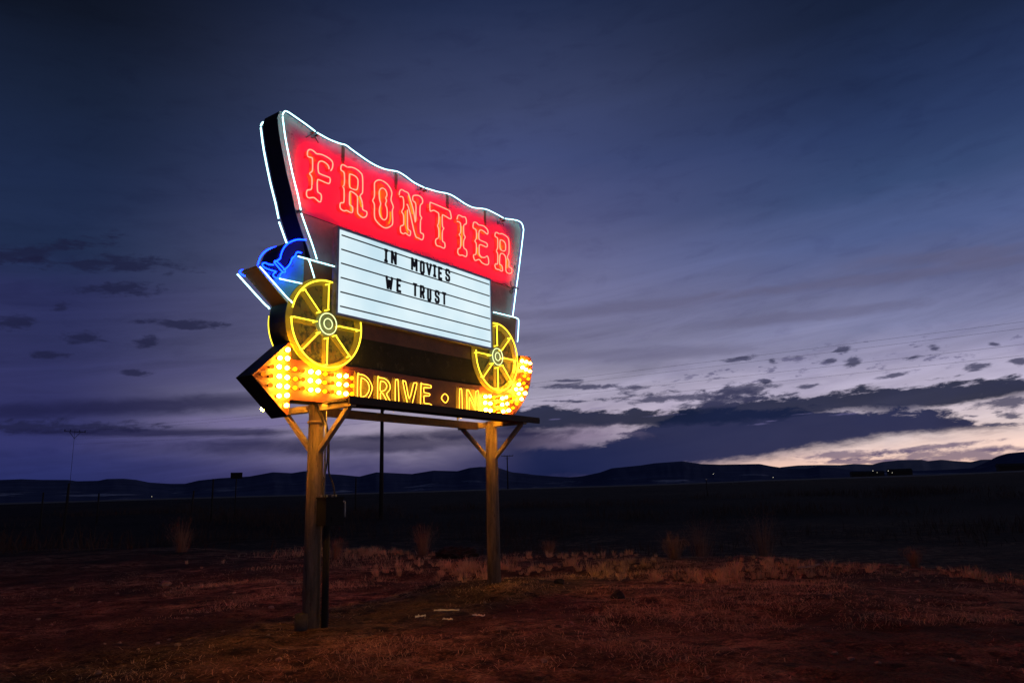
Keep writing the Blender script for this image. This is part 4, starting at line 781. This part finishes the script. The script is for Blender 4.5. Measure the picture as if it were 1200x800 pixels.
LL=[(-25.66,.51,400,.20,'lone yard light far left of the sign'),(14.66,1.11,900,.55,'yard light on the hillside right of the sign'),(18.78,.74,500,.30,'single yard light right of the hillside lamp'),
 (25.29,.97,600,.42,'leftmost yard light of the cluster on the right horizon'),(25.54,.84,600,.30,'second yard light of the cluster on the right horizon'),(26.23,.93,600,.45,'brightest yard light of the cluster on the right horizon'),(26.46,.80,600,.33,'rightmost yard light of the cluster on the right horizon')]
for az,el_,r,s,lab in LL:
    x,y=pol(az,r); z=1.64+r*math.tan(math.radians(el_)); e=bpy.data.objects.new('yard_light',None); col.objects.link(e); e.location=(x,y,z-7); tag(e,lab,'yard light','yard lights on the horizon')
    MB().lathe((0,0,0),(0,0,1),[(0,.1),(6.9,.08)],8).build('lamp_post','poleW',e); MB().lathe((0,-.1,6.9),(0,0,1),[(0,s*.25),(s*.2,s*.5),(s*.45,s*.4),(s*.6,s*.1)],8).build('lamp_head','yard',e)
# ------------------------------------------------------------------ sky
w=bpy.data.worlds.new('World'); sc.world=w; w.use_nodes=True; nt=w.node_tree; nt.nodes.clear(); L=nt.links.new
out=nd(nt,'ShaderNodeOutputWorld'); bg=nd(nt,'ShaderNodeBackground'); L(bg.outputs[0],out.inputs[0])
tc=nd(nt,'ShaderNodeTexCoord'); sep=nd(nt,'ShaderNodeSeparateXYZ'); L(tc.outputs['Generated'],sep.inputs[0])
def mth(op,a,b=None,c=None,clamp=False):
    n=nd(nt,'ShaderNodeMath',operation=op,use_clamp=clamp)
    for i,v in enumerate((a,b,c)):
        if v is None: continue
        if isinstance(v,(int,float)): n.inputs[i].default_value=v
        else: L(v,n.inputs[i])
    return n.outputs[0]
az=mth('MULTIPLY',mth('ARCTAN2',sep.outputs[0],sep.outputs[1]),57.29578)
el=mth('MULTIPLY',mth('ARCSINE',sep.outputs[2]),57.29578)
cmb=nd(nt,'ShaderNodeCombineXYZ'); L(mth('MULTIPLY',az,.1),cmb.inputs[0]); L(mth('MULTIPLY',mth('SUBTRACT',el,mth('MULTIPLY',az,.06)),.32),cmb.inputs[1])
vec=cmb.outputs[0]
def ns(s,det,ro=.6,off=0,dist=0.):
    mp=nd(nt,'ShaderNodeMapping'); mp.inputs['Location'].default_value=(off,off*1.7,off*.3); L(vec,mp.inputs[0])
    n=nd(nt,'ShaderNodeTexNoise'); n.inputs['Scale'].default_value=s; n.inputs['Detail'].default_value=det; n.inputs['Roughness'].default_value=ro; n.inputs['Distortion'].default_value=dist; L(mp.outputs[0],n.inputs['Vector'])
    return mth('SUBTRACT',n.outputs['Fac'],.5)
nL=ns(.6,4,.55,3,.6); nM=ns(2.2,7,.62,9,.5); nF=ns(7,7,.65,21,.3); nP=ns(5.5,5,.6,33)
def ss(v,a,b):
    n=nd(nt,'ShaderNodeMapRange',interpolation_type='SMOOTHSTEP'); L(v,n.inputs[0]); n.inputs[1].default_value=a; n.inputs[2].default_value=b; return n.outputs[0]
def vramp(v,lo,hi,stops):
    mr=nd(nt,'ShaderNodeMapRange'); L(v,mr.inputs[0]); mr.inputs[1].default_value=lo; mr.inputs[2].default_value=hi
    r=nd(nt,'ShaderNodeValToRGB'); e=r.color_ramp.elements
    while len(e)<len(stops): e.new(.5)
    for q,(p_,c_) in zip(e,stops): q.position=(p_-lo)/(hi-lo); q.color=(*lin(c_),1)
    L(mr.outputs[0],r.inputs[0]); return r.outputs[0]
def mx(f,a,b,mode='MIX'):
    n=nd(nt,'ShaderNodeMix',data_type='RGBA',blend_type=mode)
    for i,v in((0,f),(6,a),(7,b)):
        if isinstance(v,(int,float)): n.inputs[i].default_value=v
        elif isinstance(v,tuple): n.inputs[i].default_value=(*lin(v),1)
        else: L(v,n.inputs[i])
    return n.outputs[2]
elw=mth('ADD',el,mth('MULTIPLY',nL,3.5))
RL=vramp(elw,0,60,[(0,(34,40,92)),(2,(38,43,95)),(4,(46,48,100)),(8,(47,48,94)),(11,(44,47,90)),(14,(40,44,86)),(17,(31,43,76)),(21,(28,40,72)),(26,(23,33,58)),(32,(14,20,36)),(55,(8,10,20))])
RC=vramp(elw,0,60,[(0,(58,54,100)),(2,(90,82,125)),(5,(166,152,176)),(8,(160,152,178)),(10,(124,119,146)),(13,(116,113,148)),(17,(104,104,144)),(21,(80,83,126)),(25,(64,73,118)),(29,(58,66,104)),(36,(33,43,76)),(55,(10,12,24))])
RR_=vramp(elw,0,60,[(0,(250,190,160)),(1.6,(246,204,188)),(3.5,(216,194,198)),(6,(188,176,202)),(8.5,(150,144,178)),(11,(122,123,162)),(14,(92,96,136)),(17,(76,89,136)),(20.5,(54,71,114)),(24,(42,57,98)),(27,(33,46,82)),(31,(22,32,58)),(55,(8,10,22))])
c=mx(ss(az,-33,-1),RL,RC); c=mx(ss(az,-2,30),c,RR_)
# soft streaks
cb2=nd(nt,'ShaderNodeCombineXYZ'); L(mth('MULTIPLY',az,.045),cb2.inputs[0]); L(mth('MULTIPLY',mth('SUBTRACT',el,mth('MULTIPLY',az,.13)),.42),cb2.inputs[1])
_v=vec; vec=cb2.outputs[0]; nS=ns(1.6,7,.6,71,.7); nS2=ns(.7,5,.6,15,.4); vec=_v
tone=mth('ADD',mth('ADD',1.10,mth('MULTIPLY',nS,mth('MULTIPLY',ss(el,27,7),.85))),mth('MULTIPLY',nS2,.22))
tv=nd(nt,'ShaderNodeCombineXYZ'); 
for _i in range(3): L(tone,tv.inputs[_i])
c=mx(1.0,c,tv.outputs[0],'MULTIPLY')
c=mx(mth('MULTIPLY',ss(nM,-.02,.22),.30),c,mx(1.0,c,(205,200,215),'MULTIPLY'))
c=mx(mth('MULTIPLY',ss(ns(1.3,6,.6,50,.8),.0,.22),.22),c,mx(.5,c,(190,180,205),'SCREEN')) if False else c
def curve(tab):
    mr=nd(nt,'ShaderNodeMapRange'); L(az,mr.inputs[0]); mr.inputs[1].default_value=-45; mr.inputs[2].default_value=45
    f=nd(nt,'ShaderNodeFloatCurve'); cv=f.mapping.curves[0]; pts=[((a+45)/90,e_/20) for a,e_ in tab]
    cv.points[0].location=(0,max(0,pts[0][1])); cv.points[1].location=(1,max(0,pts[-1][1]))
    for p_ in pts:
        q=cv.points.new(p_[0],max(0,p_[1])); q.handle_type='VECTOR'
    f.mapping.update(); L(mr.outputs[0],f.inputs[1]); return mth('MULTIPLY',f.outputs[0],20)
ef=mth('ADD',el,mth('ADD',mth('MULTIPLY',nF,1.7),mth('MULTIPLY',nM,1.6)))
eg=mth('ADD',el,mth('ADD',mth('MULTIPLY',nM,1.1),mth('MULTIPLY',nF,.8)))
def band(up,lo,su,sl):
    return mth('MULTIPLY',ss(mth('SUBTRACT',curve(up),ef),-su*.5,su*.5),ss(mth('SUBTRACT',eg,curve(lo)),-sl*.5,sl*.5))
CC=[(27,28,58),(26,26,62),(58,58,90),(84,72,112),(96,92,124)]
bankcol=mx(ss(nL,-.25,.25),(18,28,68),(30,38,80))
m2=band(BU2,BL2,.45,.9); m2=mth('MULTIPLY',m2,ss(az,-3,2))
m1=band(BU1,BL1,.4,.5); m1=mth('MULTIPLY',m1,ss(az,-4,0))
# pale break in the bank, left of the middle
def ell(cx,cy,rx,ry,sl,n_amp,fine,lo=1.15,hi=.55):
    dx=mth('SUBTRACT',az,cx); dy=mth('SUBTRACT',mth('SUBTRACT',el,cy),mth('MULTIPLY',dx,sl))
    d=mth('SQRT',mth('ADD',mth('POWER',mth('DIVIDE',dx,rx),2),mth('POWER',mth('DIVIDE',dy,ry),2)))
    d=mth('ADD',d,mth('MULTIPLY',fine,n_amp)); return ss(d,lo,hi)
c=mx(mth('MULTIPLY',ell(1.5,1.8,16,2.6,0,1.2,nL,1.2,.3),.85),c,(34,38,82))
c=mx(mth('MULTIPLY',ss(az,8,20),mth('MULTIPLY',ss(az,31,24),ss(el,2.6,.6))),c,(255,208,190))
c=mx(mth('MULTIPLY',m2,.97),c,bankcol)
c=mx(mth('MULTIPLY',m1,.95),c,mx(ss(nL,-.2,.2),(17,27,54),(25,34,70)))
c=mx(mth('MULTIPLY',ell(4.6,4.2,4.6,.85,.04,1.6,nM,1.3,.2),.85),c,(146,128,158))
c=mx(mth('MULTIPLY',ell(-18.5,5.6,7,.55,.0,1.6,nM,1.4,.1),.75),c,(118,108,156))
c=mx(mth('MULTIPLY',ell(-23,4.3,8,.7,.03,1.6,nM,1.4,.1),.35),c,(84,80,140))
c=mx(mth('MULTIPLY',ell(-20,9,9,1.2,.0,1.6,nM,1.4,.1),.25),c,(76,72,128))
nMF=mth('ADD',mth('MULTIPLY',nM,1.6),mth('MULTIPLY',nF,2.6))
PAR={0:(1.3,nMF,.70),1:(1.5,nM,.72),2:(1.5,nMF,.85),3:(1.1,nMF,.75),4:(2.2,nM,.45)}
for cx,cy,rx,ry,sl,k in CL:
    a_,f_,s_=PAR[k]
    kk=.85 if (k==2 and rx<1.2) else 1.0
    mk=ell(cx,cy,rx*1.2*kk,ry*1.35*kk,sl,a_,f_,1.25,.35)
    c=mx(mth('MULTIPLY',mk,s_),c,CC[k])
for cx,cy,rx,ry in SLITS: c=mx(mth('MULTIPLY',ell(cx,cy,rx,ry,.03,1.4,nMF,1.2,.2),.5),c,(104,98,146))
# scattered small puffs right of the sign
pf=mth('MULTIPLY',ell(24,8.6,16,1.6,.03,.8,nM,1.1,.5),ss(mth('ADD',nP,mth('MULTIPLY',nF,.5)),.08,.18)); c=mx(mth('MULTIPLY',pf,.7),c,(84,80,118))
c=mx(1.0,c,(252,255,250),'MULTIPLY')
# below the horizon
c=mx(ss(el,-.2,-2.5),c,(10,10,22))
sky=nd(nt,'ShaderNodeTexSky',sky_type='NISHITA'); sky.sun_disc=False; sky.sun_elevation=math.radians(-4); sky.sun_rotation=math.radians(28); 
sk=nd(nt,'ShaderNodeVectorMath',operation='SCALE'); L(sky.outputs[0],sk.inputs[0]); sk.inputs['Scale'].default_value=.006
add=nd(nt,'ShaderNodeVectorMath',operation='ADD'); L(c,add.inputs[0]); L(sk.outputs[0],add.inputs[1]); L(add.outputs[0],bg.inputs[0]); bg.inputs[1].default_value=1.0
w.cycles.sampling_method='MANUAL'; w.cycles.sample_map_resolution=1024
sl=bpy.data.lights.new('sun','SUN'); sl.energy=.02; sl.angle=math.radians(12); sl.color=(1,.75,.6); so=bpy.data.objects.new('sun',sl); col.objects.link(so)
so.rotation_euler=(math.radians(87),0,math.radians(180-28)); so.location=(0,0,40)
# ------------------------------------------------------------------ camera
cd=bpy.data.cameras.new('camera'); cd.sensor_width=36; cd.lens=871.52*36/1200; cd.clip_end=60000; cd.clip_start=.05
cam=bpy.data.objects.new('camera',cd); col.objects.link(cam); sc.camera=cam
pi_,ro_=0.20286448584438185,-0.026154134658630625
cam.matrix_world=mathutils.Matrix.Translation((0,0,1.64))@mathutils.Matrix.Rotation(math.pi/2+pi_,4,'X')@mathutils.Matrix.Rotation(ro_,4,'Z')
sc.view_settings.view_transform='Standard'; sc.view_settings.look='None'; sc.view_settings.exposure=0; sc.view_settings.gamma=1
sc.render.engine='CYCLES'; sc.cycles.use_denoising=True
try: sc.cycles.denoiser='OPENIMAGEDENOISE'
except Exception: pass
sc.cycles.max_bounces=5; sc.cycles.diffuse_bounces=3; sc.cycles.glossy_bounces=3; sc.cycles.sample_clamp_indirect=4; sc.cycles.use_light_tree=True
